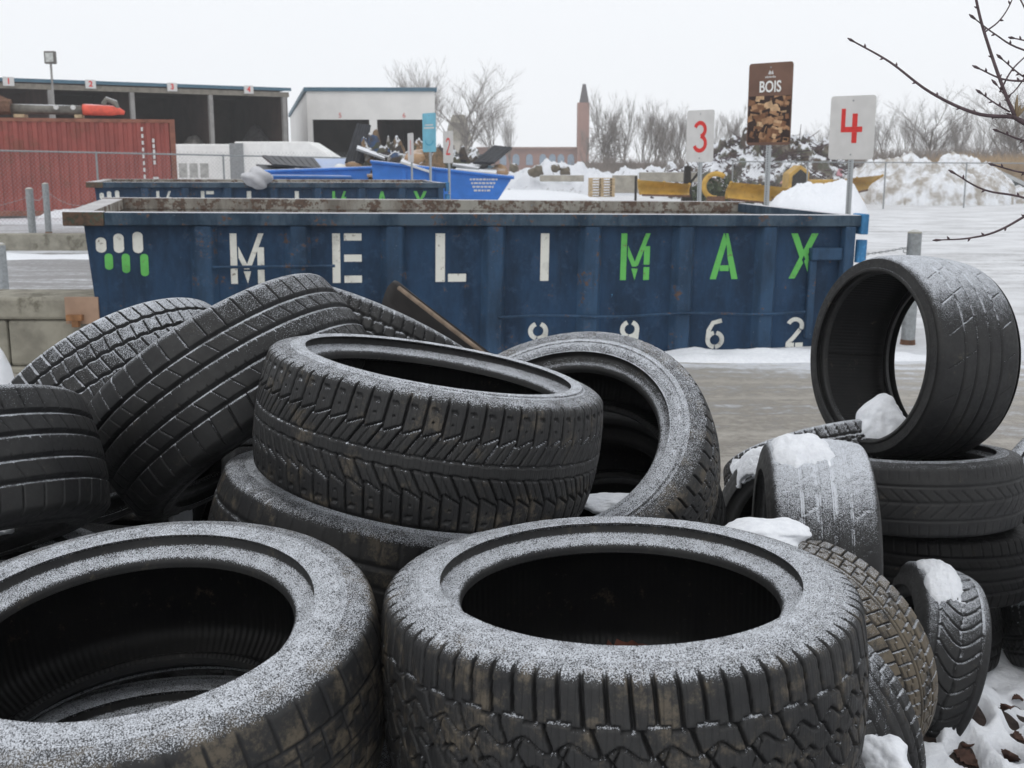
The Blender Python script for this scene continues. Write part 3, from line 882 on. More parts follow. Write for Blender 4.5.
def m_stencil(name, c):
    t = NT(name); o = t.obj()
    n = t.noise(o, 22, 5, .75)
    n2 = t.noise(o, 3.5, 4)
    cc = t.mix(t.rng(n2, .5, .7), rgba(c), tuple(x * .72 for x in c) + (1,))
    k = t.rng(n, .59, .65)
    cc = t.mix(t.math('MULTIPLY', k, .75), cc, (.16, .12, .08, 1))
    return t.out(cc, .75)
M['st_white'] = m_stencil('stencil_white', (.72, .72, .66))
M['st_green'] = m_stencil('stencil_green', (.13, .48, .11))

def glyph(ch, x, z, h, mat, parent, y=-.004, wscale=1.0, name='letter', thick=.003):
    mb = MB()
    s = h / 1.45
    for k, poly in enumerate(GL[ch]):
        pts = [(x + px * s * wscale, z + pz * s) for px, pz in poly]
        # make counter-clockwise
        A_ = sum(a[0] * b[1] - b[0] * a[1] for a, b in zip(pts, pts[1:] + pts[:1]))
        if A_ < 0: pts = pts[::-1]
        mb.prism(pts, y - .0002 * (k % 3), y + thick)
    return mb.build(name, mat, parent)

BH, BD = 1.205, 2.40
def rolloff(name_label, ox, oy, rz, tilt, zoff, letters=True, extra=None):
    root = empty('waste_container', (ox, oy, zoff), rz, label=name_label, cat='waste container', group='blue roll off containers standing in a row')
    root.rotation_euler = (tilt[0], tilt[1], rz)
    # shell: near wall with slightly inset foot on the left
    mb = MB()
    th_ = .006
    inset = .12
    ztop = BH - .10
    def wallp(xa, xb, y0, y1): mb.prism([(xa + inset * .8, 0), (xb - .02, 0), (xb, ztop), (xa, ztop)], y0, y1)
    wallp(0, BL, 0, .02)
    mb.build('front_panel', M['bin'], root)
    mb = MB(); mb.prism([(inset * .8, 0), (BL - .02, 0), (BL, ztop), (0, ztop)], BD - .02, BD)
    mb.build('rear_panel', M['bin_in'], root)
    mb = MB(); mb.add([(0, .02, ztop), (0, BD - .02, ztop), (inset * .8, BD - .02, 0), (inset * .8, .02, 0), (.02, .02, ztop), (.02, BD - .02, ztop), (inset * .8 + .02, BD - .02, 0), (inset * .8 + .02, .02, 0)],
                      [(0, 1, 2, 3), (7, 6, 5, 4), (0, 4, 5, 1), (2, 6, 7, 3)])
    mb.build('end_panel', M['bin_in'], root)
    mb = MB(); mb.box(BL - .05, BL - .0, .02, BD - .02, .05, ztop); mb.build('tailgate', M['bin_in'], root)
    mb = MB(); mb.box(.1, BL - .05, .02, BD - .02, .06, .08); mb.build('floor_plate', M['bin_in'], root)
    mb = MB()
    for y in (.35, BD - .45): mb.box(.2, BL - .1, y, y + .1, -.12, .06)
    mb.build('skid_rail', M['bin'], root)
    # ribs: folded posts between the panels
    for xr in RIBS:
        mb = MB()
        w0, w1, d = .105, .058, .075
        z0, z1 = .02, ztop - .001
        vs = []
        for z in (z0, z1):
            vs += [(xr - w0, -.0005, z), (xr - w1, -d, z), (xr + w1, -d, z), (xr + w0, -.0005, z)]
        mb.add(vs, [(0, 1, 5, 4), (1, 2, 6, 5), (2, 3, 7, 6), (0, 3, 2, 1), (4, 5, 6, 7)])
        mb.build('rib', M['bin_rib'], root, bevel=.012)
    # rims: near, far and both ends
    mb = MB(); mb.box(.16, BL + .03, -.085, .03, ztop, BH); mb.build('top_rail', M['bin_rim'], root, bevel=.008)
    mb = MB(); mb.box(-.14, .158, -.09, .035, ztop - .004, BH + .004); mb.build('corner_cap', M['bin_corner'], root, bevel=.008)
    mb = MB(); mb.box(-.13, BL + .03, BD - .03, BD + .085, ztop, BH + .01); mb.build('top_rail', M['bin_in'], root, bevel=.008)
    mb = MB(); mb.box(-.13, .06, .036, BD - .031, ztop, BH); mb.build('top_rail', M['bin_in'], root, bevel=.008)
    mb = MB(); mb.box(BL - .06, BL + .03, .031, BD - .031, ztop, BH - .004); mb.build('top_rail', M['bin_rim'], root, bevel=.008)
    # door hardware at the right end
    mb = MB(); mb.box(BL + .031, BL + .10, -.10, .08, BH - .17, BH + .01); h = mb.build('hinge_plate', M['bin_light'], root, bevel=.01)
    mb = MB(); mb.tube([(BL + .066, -.05, BH - .42), (BL + .066, -.05, BH - .22)], .05, 14); mb.build('hinge_pin', M['bin_light'], h, smooth=False)
    mb = MB(); mb.box(BL - .12, BL - .02, -.10, -.001, .12, ztop - .002); mb.build('door_post', M['bin_rib'], root, bevel=.012)
    mb = MB(); mb.box(BL - .42, BL - .121, -.075, -.001, ztop - .30, ztop - .19); mb.box(BL - .42, BL - .35, -.05, -.001, .1, ztop - .301); mb.build('latch_bar', M['bin_rib'], root, bevel=.012)
    # welded tie rods
    mb = MB(); mb.tube([(.95, -.085, .78), (1.9, -.088, .785)], .012, 8); mb.build('tie_rod', M['bin_rib'], root)
    mb = MB()
    pts = [(3.25 + i * .28, -.088, .345 + .012 * math.sin(i * 1.3)) for i in range(11)]
    mb.tube(pts, .011, 8); mb.build('tie_rod', M['bin_rib'], root)
    for ch, xx, mat_ in LETTERS:
        w = .60 if ch == 'I' else 1
        glyph(ch, xx, ZL, .40, M[mat_], root, wscale=.95)
    for k, (xx, z0, z1, mat_) in enumerate(STRIPES):
        mb = MB()
        w = .038 if k < 3 else .030
        pts = arc(xx, z1 - w * .8, w, w * .8, 0, 180, 6) + arc(xx, z0 + w * .8, w, w * .8, 180, 360, 6)
        mb.prism(pts, -.004 - .0005 * (k % 2), .0)
        mb.build('stripe', M[mat_], root)
    for ch, xx in DIGITS:
        glyph(ch, xx, .02, .27, M['st_white'], root, wscale=1.1, name='numeral')
    return root
def on_front(px, py):
    """bin coordinates of a pixel on the near wall of the first bin"""
    d = W(px, py, 1) - Vector((0, 0, H))
    # plane through O with normal (sin, -cos)
    nx, ny = math.sin(RZ), -math.cos(RZ)
    tt = (OX * nx + OY * ny) / (d.x * nx + d.y * ny)
    p = Vector((0, 0, H)) + d * tt
    return ((p.x - OX) * math.cos(RZ) + (p.y - OY) * math.sin(RZ), p.z)
OX, OY = PLp.x, PLp.y
RZ = math.atan2(PRp.y - PLp.y, PRp.x - PLp.x)
TILT = (math.radians(.75), math.radians(.75))
ZO = .045
RIBS = [on_front(px, 260)[0] for px in (203, 297, 392, 492, 588, 681, 764)]
LETTERS = [(ch, on_front(px, 260)[0], m) for ch, px, m in (('M', 229, 'st_white'), ('E', 331, 'st_white'), ('L', 434, 'st_white'), ('I', 528, 'st_white'), ('M', 619, 'st_green'), ('A', 709, 'st_green'), ('X', 788, 'st_green'))]
ZL = on_front(500, 281)[1] + TILT[1] * 3.2 - ZO
STRIPES = []
for px, ya, yb, m in ((99, 237, 253, 'st_white'), (116.5, 233, 253, 'st_white'), (135.5, 231, 253, 'st_white'), (107, 253, 270, 'st_green'), (124, 253, 273, 'st_green'), (142.5, 253, 276, 'st_green')):
    x_, z1_ = on_front(px, ya); _, z0_ = on_front(px, yb)
    STRIPES.append((x_, z0_ - ZO + .005, z1_ - ZO, m))
DIGITS = [(ch, on_front(px, 330)[0]) for ch, px in (('-', 486), ('9', 526), ('9', 618), ('6', 704), ('2', 784))]
rolloff('navy blue steel container lettered MELIMAX in full view behind the tyres', OX, OY, RZ, TILT, ZO)
P2_ = W(95, 200, 21.0)
rolloff('second navy container farther back, only its snowy rim and letter tops above the first', P2_.x, P2_.y, RZ, (math.radians(.4), math.radians(.3)), .09)

mound('snow_strip', 'trodden snow along the foot of the lettered container', -3.5, 4.6, 9.30, 9.95, .09, 21, M['snow'], 160, 30, 2.5, .9, .5)

# ================================================================== SIGNS
def sign(label, px, py_top, py_bot, Y, w, rot, decorate, post_bot=0.0, post_top_extra=0, boardmat=None, thick=.004):
    top = G(px, py_top, Y); bot = G(px, py_bot, Y)
    h = top.z - bot.z
    root = empty('sign', (top.x, Y, 0), rot, label=label, cat='sign', group='numbered signs on steel posts')
    r = .035
    pts = []
    for cx_, cz_, a0 in ((w / 2 - r, h / 2 - r, 0), (-w / 2 + r, h / 2 - r, 90), (-w / 2 + r, -h / 2 + r, 180), (w / 2 - r, -h / 2 + r, 270)):
        pts += arc(cx_, cz_, r, r, a0, a0 + 90, 5)
    zc = (top.z + bot.z) / 2
    mb = MB(); mb.prism([(x, z + zc) for x, z in pts], -thick, 0)
    board = mb.build('board', boardmat or M['sign_white'], root)
    mb = MB()
    mb.box(-.024, .024, .002, .034, post_bot, top.z - .08)
    post = mb.build('post', M['post'], root)
    for zz in (top.z - .05, bot.z + .05):
        mb = MB(); mb.tube([(0, -thick - .004, zz), (0, -thick + .001, zz)], .009, 8); mb.build('bolt', M['galv'], root)
    decorate(board, zc, w, h, -thick)
    return root
def m_post():
    t = NT('perforated_post'); o = t.obj()
    x = t.node('ShaderNodeSeparateXYZ'); t.l(o, x.inputs[0])
    z = t.math('FRACT', t.math('MULTIPLY', x.outputs[2], 40.0))
    a = t.math('SUBTRACT', z, .5); b = t.math('MULTIPLY', x.outputs[0], 40.0)
    d = t.math('SQRT', t.math('ADD', t.math('MULTIPLY', a, a), t.math('MULTIPLY', b, b)))
    c = t.mix(t.rng(d, .24, .30), (.10, .10, .10, 1), (.38, .40, .41, 1))
    return t.out(c, .5, .3)
M['post'] = m_post()
def deco_strokes(polys, mat, name='numeral'):
    def f(board, zc, w, h, y):
        mb = MB()
        for k, poly in enumerate(polys(w, h)):
            pts = [(x, z + zc) for x, z in poly]
            A_ = sum(a[0] * b[1] - b[0] * a[1] for a, b in zip(pts, pts[1:] + pts[:1]))
            if A_ < 0: pts = pts[::-1]
            mb.prism(pts, y - .002 - .0002 * (k % 2), y + .001)
        mb.build(name, M[mat], board)
    return f
def four(w, h):
    s = h * .01
    return [rect(-18.5 * s, -11.5 * s, -7 * s, 30 * s), rect(-11.4 * s, 17 * s, -7 * s, 1.5 * s), rect(0 * s, 8.5 * s, -24 * s, -7.1 * s), rect(0 * s, 8.5 * s, 1.6 * s, 22 * s)]
def three(w, h):
    s = h * .01
    return band(arc(0, 12.5 * s, 13 * s, 13 * s, 160, -82, 16), 8 * s) + band(arc(0, -14 * s, 14.5 * s, 14 * s, 84, -160, 16), 8 * s)
def two(w, h):
    s = h * .01
    return band(arc(0, 13 * s, 12 * s, 13 * s, 165, -35, 14) + [(-10 * s, -20 * s)], 6 * s) + [rect(-13 * s, 15 * s, -25 * s, -19 * s)]
def one(w, h):
    s = h * .01
    return [rect(-3 * s, 3 * s, -25 * s, 25 * s)]
sign('white sign with a red 4 on a perforated post, right of the brown wood sign', 854, 95.5, 159.5, 12.0, .48, math.radians(-38), deco_strokes(four, 'red'))
sign('white sign with a red 3 on a steel post, left of the brown wood sign', 701, 110, 162, 15.0, .46, math.radians(-50), deco_strokes(three, 'red'))
sign('small white sign with a red 2 standing behind the second container', 448, 131, 163, 23.5, .44, math.radians(-60), deco_strokes(two, 'red'))
sign('narrow white sign seen nearly edge on, left of the light blue sign', 410.5, 133, 162, 26, .44, math.radians(-68), deco_strokes(one, 'red'))
def text_obj(txt, size, mat, parent, loc, name='lettering', bold=0.0, ext=.001, xs=1.0):
    cu = bpy.data.curves.new(name, 'FONT')
    cu.body = txt; cu.size = size; cu.align_x = 'CENTER'; cu.align_y = 'CENTER'
    cu.extrude = ext; cu.offset = bold
    o = bpy.data.objects.new(name, cu); col.objects.link(o)
    dg = bpy.context.evaluated_depsgraph_get()
    me = bpy.data.meshes.new_from_object(o.evaluated_get(dg))
    bpy.data.objects.remove(o)
    for v in me.vertices:
        v.co = Vector((v.co.x * xs + loc[0], -v.co.z + loc[1], v.co.y + loc[2]))
    o = bpy.data.objects.new(name, me); col.objects.link(o)
    me.materials.clear(); me.materials.append(mat)
    o.parent = parent
    return o
M['bright_white'] = m_plain('bright_white', (.8, .8, .78), .5, 0, .03)
M['brown_print'] = m_plain('brown_print', (.155, .085, .06), .4, 0, .15, 3)
def woodpic(board, zc, w, h, y):
    rnd = random.Random(5)
    mb = {k: MB() for k in range(4)}
    cols = [(.34, .19, .10), (.19, .09, .045), (.50, .33, .19), (.035, .018, .014)]
    # printed picture of sawn timber ends: overlapping blocks in the lower 60 % of the board
    z0, z1 = -h / 2 + .03, h * .10
    mb[3].box(-w / 2 + .01, w / 2 - .01, y - .0012, y + .001, zc + z0, zc + z1)
    n = 0
    for n in range(95):
        k = rnd.choice([0, 0, 1, 1, 2, 3, 3])
        bw, bh = rnd.uniform(.02, .075), rnd.uniform(.012, .035)
        cx_ = rnd.uniform(-w / 2 + .03, w / 2 - .03); cz_ = z0 + (z1 - z0) * ((n * .618) % 1)
        a_ = rnd.choice([0, .1, -.15, .3, -.35, 1.2])
        pts = []
        for sx, sz in ((-1, -1), (1, -1), (1, 1), (-1, 1)):
            x_ = cx_ + sx * bw * math.cos(a_) - sz * bh * math.sin(a_); z_ = cz_ + sx * bw * math.sin(a_) + sz * bh * math.cos(a_)
            pts.append((max(-w / 2 + .012, min(w / 2 - .012, x_)), zc + max(z0, min(z1, z_))))
        mb[k].prism(pts, y - .0016 - .00004 * n, y - .0002)
    for k in range(4):
        if mb[k].v: mb[k].build('wood_picture', m_plain('print_%d' % k, cols[k], .4, 0, .3, 20), board)
    text_obj('BOIS', h * .19, M['bright_white'], board, (0, y - .003, zc + h * .205), bold=.0028, xs=.78)
    for k_ in range(7):
        mb3 = MB(); mb3.box(-.066 + k_ * .019, -.053 + k_ * .019, y - .002, y - .0005, zc + h * .318, zc + h * (.334 + .006 * (k_ % 2))); mb3.build('small_print', M['sign_white'], board)
    mb2 = MB()
    s = h * .01
    mb2.prism([(-3.5 * s, zc + 36 * s), (0, zc + 36 * s), (1 * s, zc + 38.5 * s), (-1.5 * s, zc + 41 * s)], y - .003, y)
    mb2.prism([(.8 * s, zc + 36 * s), (4 * s, zc + 36 * s), (2.6 * s, zc + 41 * s), (1.6 * s, zc + 38.5 * s)], y - .003, y)
    mb2.build('emblem', M['sign_white'], board)
sign('tall brown BOIS sign with a picture of stacked wood, between signs 3 and 4', 771.5, 62.5, 145, 12.8, .54, math.radians(-42), woodpic, boardmat=M['brown_print'])
M['cyan_print'] = m_plain('cyan_print', (.16, .45, .58), .45, 0, .1, 4)
def bluedeco(board, zc, w, h, y):
    mb = MB()
    mb.box(-w * .38, w * .38, y - .002, y, zc + h * .10, zc + h * .14)
    mb.box(-w * .3, w * .3, y - .002, y, zc + h * .18, zc + h * .21)
    mb.build('white_bar', M['sign_white'], board)
    mb = MB()
    for q in band(arc(0, -h * .2, w * .3, h * .12, 180, 360, 10), .03): mb.prism([(a_, b_ + zc) for a_, b_ in q], y - .002, y)
    mb.build('emblem', m_plain('teal_print', (.05, .30, .45), .45), board)
sign('light blue sign on a post beyond the second container', 429, 113, 152, 24.5, .50, math.radians(-52), bluedeco, boardmat=M['cyan_print'])

# ================================================================== BOLLARDS, CHAINS, BLOCKS
def bollard(label, px, py_top, py_base, r=.055, name='bollard'):
    Y = ground_Y(py_base)
    t_ = G(px, py_top, Y)
    root = empty(name, (t_.x, Y, 0), label=label, cat='bollard', group='steel bollards along the yard')
    mb = MB(); mb.tube([(0, 0, -.05), (0, 0, t_.z)], r, 20); mb.build('post', M['galv'], root, smooth=False)
    mb = MB(); mb.tube([(0, 0, t_.z), (0, 0, t_.z + .012), (0, 0, t_.z + .03)], [r * 1.02, r * .9, r * .3], 20); mb.build('cap', M['bol_cap'], root)
    mb = MB(); mb.tube([(0, 0, -.01), (0, 0, .035)], [r * 1.12, r * 1.03], 20); mb.build('base_collar', M['rusty'], root)
    mb = MB(); 
    for k in range(10):
        a0, a1 = k * math.pi / 5, (k + 1) * math.pi / 5
        mb.tube([(-r - .015 + .018 * math.cos(a0), 0, t_.z - .16 + .018 * math.sin(a0)), (-r - .015 + .018 * math.cos(a1), 0, t_.z - .16 + .018 * math.sin(a1))], .004, 5, False)
    mb.build('eye_ring', M['galv'], root)
    return Vector((t_.x, Y, t_.z))
M['bol_cap'] = m_plain('bollard_cap', (.30, .29, .24), .8, 0, .2, 9, snow=.4)
M['rusty'] = m_plain('rusty_steel', (.13, .07, .045), .9, 0, .4, 12)
def chain(label, a, b, sag, link=.035):
    a, b = Vector(a), Vector(b)
    L = (b - a).length
    n = int(L / link)
    mb = MB()
    for i in range(n):
        t0, t1 = i / n - .15 / n, (i + 1) / n + .15 / n
        f = lambda t: a.lerp(b, t) - Vector((0, 0, sag * 4 * t * (1 - t)))
        p, q = f(t0), f(t1)
        off = Vector((0, 0, .007)) if i % 2 else (b - a).cross(Vector((0, 0, 1))).normalized() * .007
        mb.tube([p, p + off + (q - p) * .2, q + off - (q - p) * .2, q], .0032, 4, False)
        mb.tube([p, p - off + (q - p) * .2, q - off - (q - p) * .2, q], .0032, 4, False)
    tag(mb.build('chain', M['galv'], None), label, 'chain', group='chains slung between bollards')
b1 = bollard('grey bollard with a worn top standing right of the lettered container', 915, 233, 343, .062)
chain('chain sagging from the right hand bollard to behind the lettered container', (b1.x - .07, b1.y, b1.z - .13), (b1.x - 1.5, b1.y + 1.9, b1.z - .22), .12)
b2 = bollard('galvanised bollard in front of the low kerb wall at left, the nearer of the pair', 29, 189, 245, .075)
b3 = bollard('galvanised bollard just right of and beyond its twin at left', 45, 184, 233, .075)
b4 = bollard('bollard at the very left edge of the photo', 0, 245, 301, .06)
b5 = bollard('bollard whose domed cap peeps between the two blue containers', 108, 190, 236, .08)
chain('left chain running out of view from the nearer bollard', (b2.x, b2.y, b2.z - .15), (b2.x - 3.5, b2.y - .5, b2.z - .2), .3, .05)
chain('chain strung between the left bollard pair', (b2.x, b2.y, b2.z - .1), (b3.x, b3.y, b3.z - .1), .2, .05)
chain('chain from the farther left bollard towards the containers', (b3.x, b3.y, b3.z - .15), (b5.x, b5.y, b5.z - .1), .3, .05)

def block(label, x0, x1, y0, y1, z0, z1, rz=0, group='concrete blocks of the low wall'):
    mb = MB(); cx_, cy_ = (x0 + x1) / 2, (y0 + y1) / 2
    w, d = (x1 - x0) / 2, (y1 - y0) / 2
    mb.box(-w, w, -d, d, 0, z1 - z0)
    o = mb.build('concrete_block', M['concrete'], None, bevel=.025)
    o.location = (cx_, cy_, z0); o.rotation_euler[2] = rz
    tag(o, label, 'concrete block', group=group)
    return o
Yb = 8.9
zt, zm = G(0, 297, Yb).z, G(0, 320, Yb).z
xA, xB, xC = gx(-210, Yb, .3), gx(8, Yb, .3), gx(110, Yb, .3)
block('long pale concrete slab topping the low wall left of the lettered container', gx(-200, Yb, .5), xC, Yb - .02, Yb + .60, zm + .004, zt)
block('lower concrete block at the left edge, left of the vertical joint', xA, xB - .008, Yb, Yb + .6, .03, zm)
block('lower concrete block right of the vertical joint in the low wall', xB, xC, Yb + .003, Yb + .6, .03, zm)
mb = MB(); mb.box(xA, xC, Yb - .06, Yb + .5, -.02, .028)
tag(mb.build('concrete_footing', M['concrete'], None, bevel=.01), 'thin concrete footing below the low block wall', 'footing')
# plywood offcut on the wall
px0 = gx(64, Yb - .1, .5)
r_ = empty('wood_offcut', (px0, Yb - .08, zm - .02), label='reddish plywood offcut leaning on the concrete wall beside the container', cat='wood')
M['ply'] = m_plain('plywood', (.36, .24, .17), .8, 0, .12, 6)
M['ply_d'] = m_plain('torn_wood', (.30, .15, .07), .9, 0, .3, 12)
mb = MB(); mb.box(0, .26, 0, .03, 0.0, .21); mb.build('panel', M['ply'], r_)
mb = MB(); mb.box(.02, .14, -.05, -.001, .03, .075); mb.box(.06, .11, -.045, -.001, -.02, .029); mb.build('batten', M['ply_d'], r_)
mound('snow_bank', 'bright snow bank on the verge behind the low block wall', -14, -2.6, 9.8, 13.6, .10, 31, M['snow'], 140, 40, 1.6, .5, .35)
mound('snow_bank', 'snow lump in front of the concrete wall above the left tyre', gx(-120, 6.3), gx(24, 6.3), 5.8, 6.7, .92, 33, M['snow_dirty'], 60, 40, 5, .5, .5)
mound('snow_bank', 'white snow verge running between the two grey lanes at left', -30, -5.0, 19.2, 21.2, .12, 35, M['snow'], 200, 30, 1.5, .6, .35)
Yk = 22.0
mb = MB(); mb.box(-40, gx(200, Yk), Yk, Yk + .35, -.05, .30)
tag(mb.build('kerb_wall', M['concrete'], None, bevel=.02), 'long low concrete kerb wall crossing behind the left bollards', 'kerb wall')
mound('snow_bank', 'snow banked along the foot of the red freight container', -34, -8, 35.6, 37.6, .45, 36, M['snow'], 160, 24, .8, .5, .3)

# ================================================================== FREIGHT CONTAINER
def corrugated(mb, x0, x1, y, z0, z1, pitch=.28, d=.045):
    n = int(round((x1 - x0) / pitch)); p = (x1 - x0) / n
    prof = []
    for i in range(n):
        a = x0 + i * p
        prof += [(a, 0), (a + p * .32, 0), (a + p * .45, -d), (a + p * .87, -d)]
    prof.append((x1, 0))
    vs = [(x, y + dy, z) for z in (z0, z1) for x, dy in prof]
    k = len(prof)
    mb.add(vs, [(i, i + 1, k + i + 1, k + i) for i in range(k - 1)])
M['cont_red'] = m_plain('faded_red_paint', (.27, .065, .052), .6, 0, .14, 1.2, dirt=(.20, .06, .04), dscale=.8, damt=.4)
M['cont_rim'] = m_plain('rusty_red_frame', (.22, .085, .055), .7, 0, .3, 3, snow=.8)
Yc = 37.0
xr = gx(177, Yc, 1.5)
zc_top = G(100, 119.5, Yc).z
root = empty('freight_container', (xr - 6.1 * math.cos(.31), Yc - 6.1 * math.sin(.31), .05), .31, label='faded red corrugated freight container behind the bollards', cat='freight container')
Lc, Hc = 12.2, zc_top - .05
mb = MB(); corrugated(mb, -Lc / 2 + .12, Lc / 2 - .16, .06, .16, Hc - .10); mb.build('side_wall', M['cont_red'], root)
mb = MB(); mb.box(-Lc / 2, Lc / 2, .08, 2.40, .10, Hc - .02); mb.build('shell', M['cont_red'], root)
mb = MB(); mb.box(-Lc / 2 + .16, Lc / 2 - .16, 0, .12, Hc - .11, Hc); mb.box(-Lc / 2 + .16, Lc / 2 - .16, 0, .12, 0, .16); mb.build('side_rail', M['cont_rim'], root)
for sx in (-1, 1):
    mb = MB(); x_ = sx * (Lc / 2 - .08); mb.box(x_ - .08, x_ + .08, -.004, .16, 0, Hc + .006); mb.build('corner_post', M['cont_rim'], root)
mb = MB()
for i in range(11): mb.box(Lc / 2 - 1.03, Lc / 2 - .97, -.012, -.002, .5 + i * .21, .62 + i * .21)
mb.build('marking', M['sign_white'], root)
mb = MB()
for i in range(5): mb.box(Lc / 2 - .71, Lc / 2 - .64, -.012, -.002, 1.9 - i * .17 + .35, 2.02 - i * .17 + .35)
mb.box(Lc / 2 - .74, Lc / 2 - .58, -.012, -.002, 1.02, 1.18)
mb.build('marking', M['sign_white'], root)
# pile-driver like hydraulic boom lying on its roof
M['orange'] = m_plain('orange_red_paint', (.70, .10, .06), .5, 0, .15, 6, snow=.4)
M['steel_dk'] = m_plain('weathered_steel', (.16, .15, .13), .6, .2, .3, 5, snow=.7)
zt_ = zc_top
root = empty('hydraulic_boom', (gx(2, Yc - 1.0, zt_), Yc - 1.0, zt_ + .02), .2, label='long steel tube tool with an orange end lying on the red freight container', cat='machine part')
Lb = (gx(118, Yc - .6, 3) - gx(2, Yc - .6, 3))
mb = MB(); mb.tube([(.25, 0, .27), (Lb * .67, 0, .24)], [.15, .145], 16); mb.build('tube', M['steel_dk'], root, smooth=True)
mb = MB(); mb.tube([(Lb * .66, 0, .26), (Lb * .7, 0, .26), (Lb * .90, 0, .24), (Lb * .96, 0, .22), (Lb, 0, .17)], [.17, .175, .16, .11, .06], 16); mb.build('orange_tip', M['orange'], root, smooth=True)
mb = MB(); mb.tube([(-.25, -.05, .35), (.3, -.05, .32)], [.30, .24], 10); mb.tube([(-.3, 0, .42), (-.1, 0, .60), (.15, 0, .46)], .12, 8); mb.build('rusty_joint', M['rusty'], root)
for x_ in (.25, .75):
    mb = MB(); mb.tube([(Lb * .38 + x_, -.12, .32), (Lb * .38 + x_, -.19, .32)], .075, 12); mb.build('white_disc', M['sign_white'], root)
mb = MB(); mb.tube([(Lb * .83, 0, .42), (Lb * .86, 0, .58), (Lb * .93, 0, .48), (Lb * .94, 0, .30)], .09, 8); mb.build('hose_fitting', M['steel_dk'], root)
mb = MB(); mb.box(.4, .7, -.3, .3, 0, .1); mb.box(Lb * .6, Lb * .6 + .2, -.3, .3, 0, .1); mb.build('cradle', M['wood'], root)

# ================================================================== OPEN BAY SHED
M['fascia'] = m_plain('blue_fascia', (.06, .13, .18), .5, 0, .1, 2)
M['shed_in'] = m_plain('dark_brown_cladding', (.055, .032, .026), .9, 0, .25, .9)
def px_on(A, B, px, z):
    """x,y on the line A-B seen at pixel column px"""
    best = None
    a, b = 0.0, 1.0
    def pxo(t):
        x = A[0] + (B[0] - A[0]) * t; y = A[1] + (B[1] - A[1]) * t
        return 512 + x / (y * CP + (H - z) * SP) * F
    lo, hi = -2.0, 2.0
    for _ in range(60):
        m_ = (lo + hi) / 2
        if pxo(m_) < px: lo = m_
        else: hi = m_
    return lo
A_ = (gx(0, 54, 5), 54.0); B_ = (gx(284, 61, 5), 61.0)
th_ = math.atan2(B_[1] - A_[1], B_[0] - A_[0])
Ls = math.hypot(B_[1] - A_[1], B_[0] - A_[0])
zs = G(284, 89.5, 61).z
root = empty('open_shed', (A_[0], A_[1], 0), th_, label='long open fronted shed with four dark bays under a blue roof edge', cat='shed')
x0_ = -8.0
mb = MB(); mb.add([(x0_, -.5, zs - .04), (Ls + .15, -.5, zs - .04), (Ls + .15, 9, zs - .12), (x0_, 9, zs - .12), (x0_, -.5, zs + .02), (Ls + .15, -.5, zs + .02), (Ls + .15, 9, zs - .06), (x0_, 9, zs - .06)],
                  [(3, 2, 1, 0), (4, 5, 6, 7), (0, 1, 5, 4), (1, 2, 6, 5), (2, 3, 7, 6), (3, 0, 4, 7)])
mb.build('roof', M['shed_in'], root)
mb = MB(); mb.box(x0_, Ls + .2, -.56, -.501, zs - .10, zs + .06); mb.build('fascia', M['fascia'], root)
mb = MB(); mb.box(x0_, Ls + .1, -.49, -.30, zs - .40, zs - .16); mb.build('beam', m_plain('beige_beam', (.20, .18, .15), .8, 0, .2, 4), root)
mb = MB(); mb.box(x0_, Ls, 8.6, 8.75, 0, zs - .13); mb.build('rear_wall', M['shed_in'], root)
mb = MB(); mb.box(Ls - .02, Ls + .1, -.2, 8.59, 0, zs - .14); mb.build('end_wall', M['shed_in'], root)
postm = m_plain('grey_steel_post', (.25, .24, .23), .7, 0, .15, 3)
for px in (50, 131, 209, 282):
    t_ = px_on(A_, B_, px, 4) * Ls
    mb = MB(); mb.box(t_ - .10, t_ + .10, -.48, -.2, 0, zs - .41); mb.build('post', postm, root)
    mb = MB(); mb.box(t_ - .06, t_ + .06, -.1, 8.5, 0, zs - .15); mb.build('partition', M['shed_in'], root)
for px, n_ in ((6.5, '1'), (88, '2'), (169, '3'), (245, '4')):
    t_ = px_on(A_, B_, px, 5.4) * Ls
    mb = MB(); mb.box(t_ - .24, t_ + .24, -.60, -.561, zs - .30, zs + .10); pl = mb.build('number_plate', M['sign_white'], root)
    text_obj(n_, .36, M['red'], pl, (t_, -.602, zs - .10), name='numeral', bold=.012)
# heaps inside the bays
mound('grit_heap', 'grey heap of grit inside the third bay of the open shed', gx(165, 58), gx(212, 58), 57, 62, 3.4, 41, m_plain('grit', (.14, .13, .12), .9, 0, .3, 4), 50, 30, 1, .3, .6, cat='grit heap')
mound('grit_heap', 'wide dark grey heap inside the fourth bay of the open shed', gx(212, 61), gx(285, 61), 60, 66, 3.3, 42, m_plain('grit_dark', (.09, .085, .085), .9, 0, .3, 4), 50, 30, 1, .3, .6, cat='grit heap')
# floodlight
p = G(50.5, 61, 52)
root = empty('floodlight_pole', (p.x, 52, 0), label='square floodlight on a thin pole above the open shed', cat='floodlight')
mb = MB(); mb.tube([(0, 0, 0), (0, 0, p.z - .1)], .05, 8); mb.build('pole', postm, root)
mb = MB(); mb.box(-.24, .24, -.12, .12, p.z - .12, p.z + .42); lh = mb.build('lamp_head', m_plain('lamp_case', (.12, .11, .10), .6), root, bevel=.03)
mb = MB(); mb.box(-.17, .17, -.135, -.121, p.z - .04, p.z + .34); mb.build('lens', m_plain('lamp_glass', (.45, .46, .44), .3), lh)

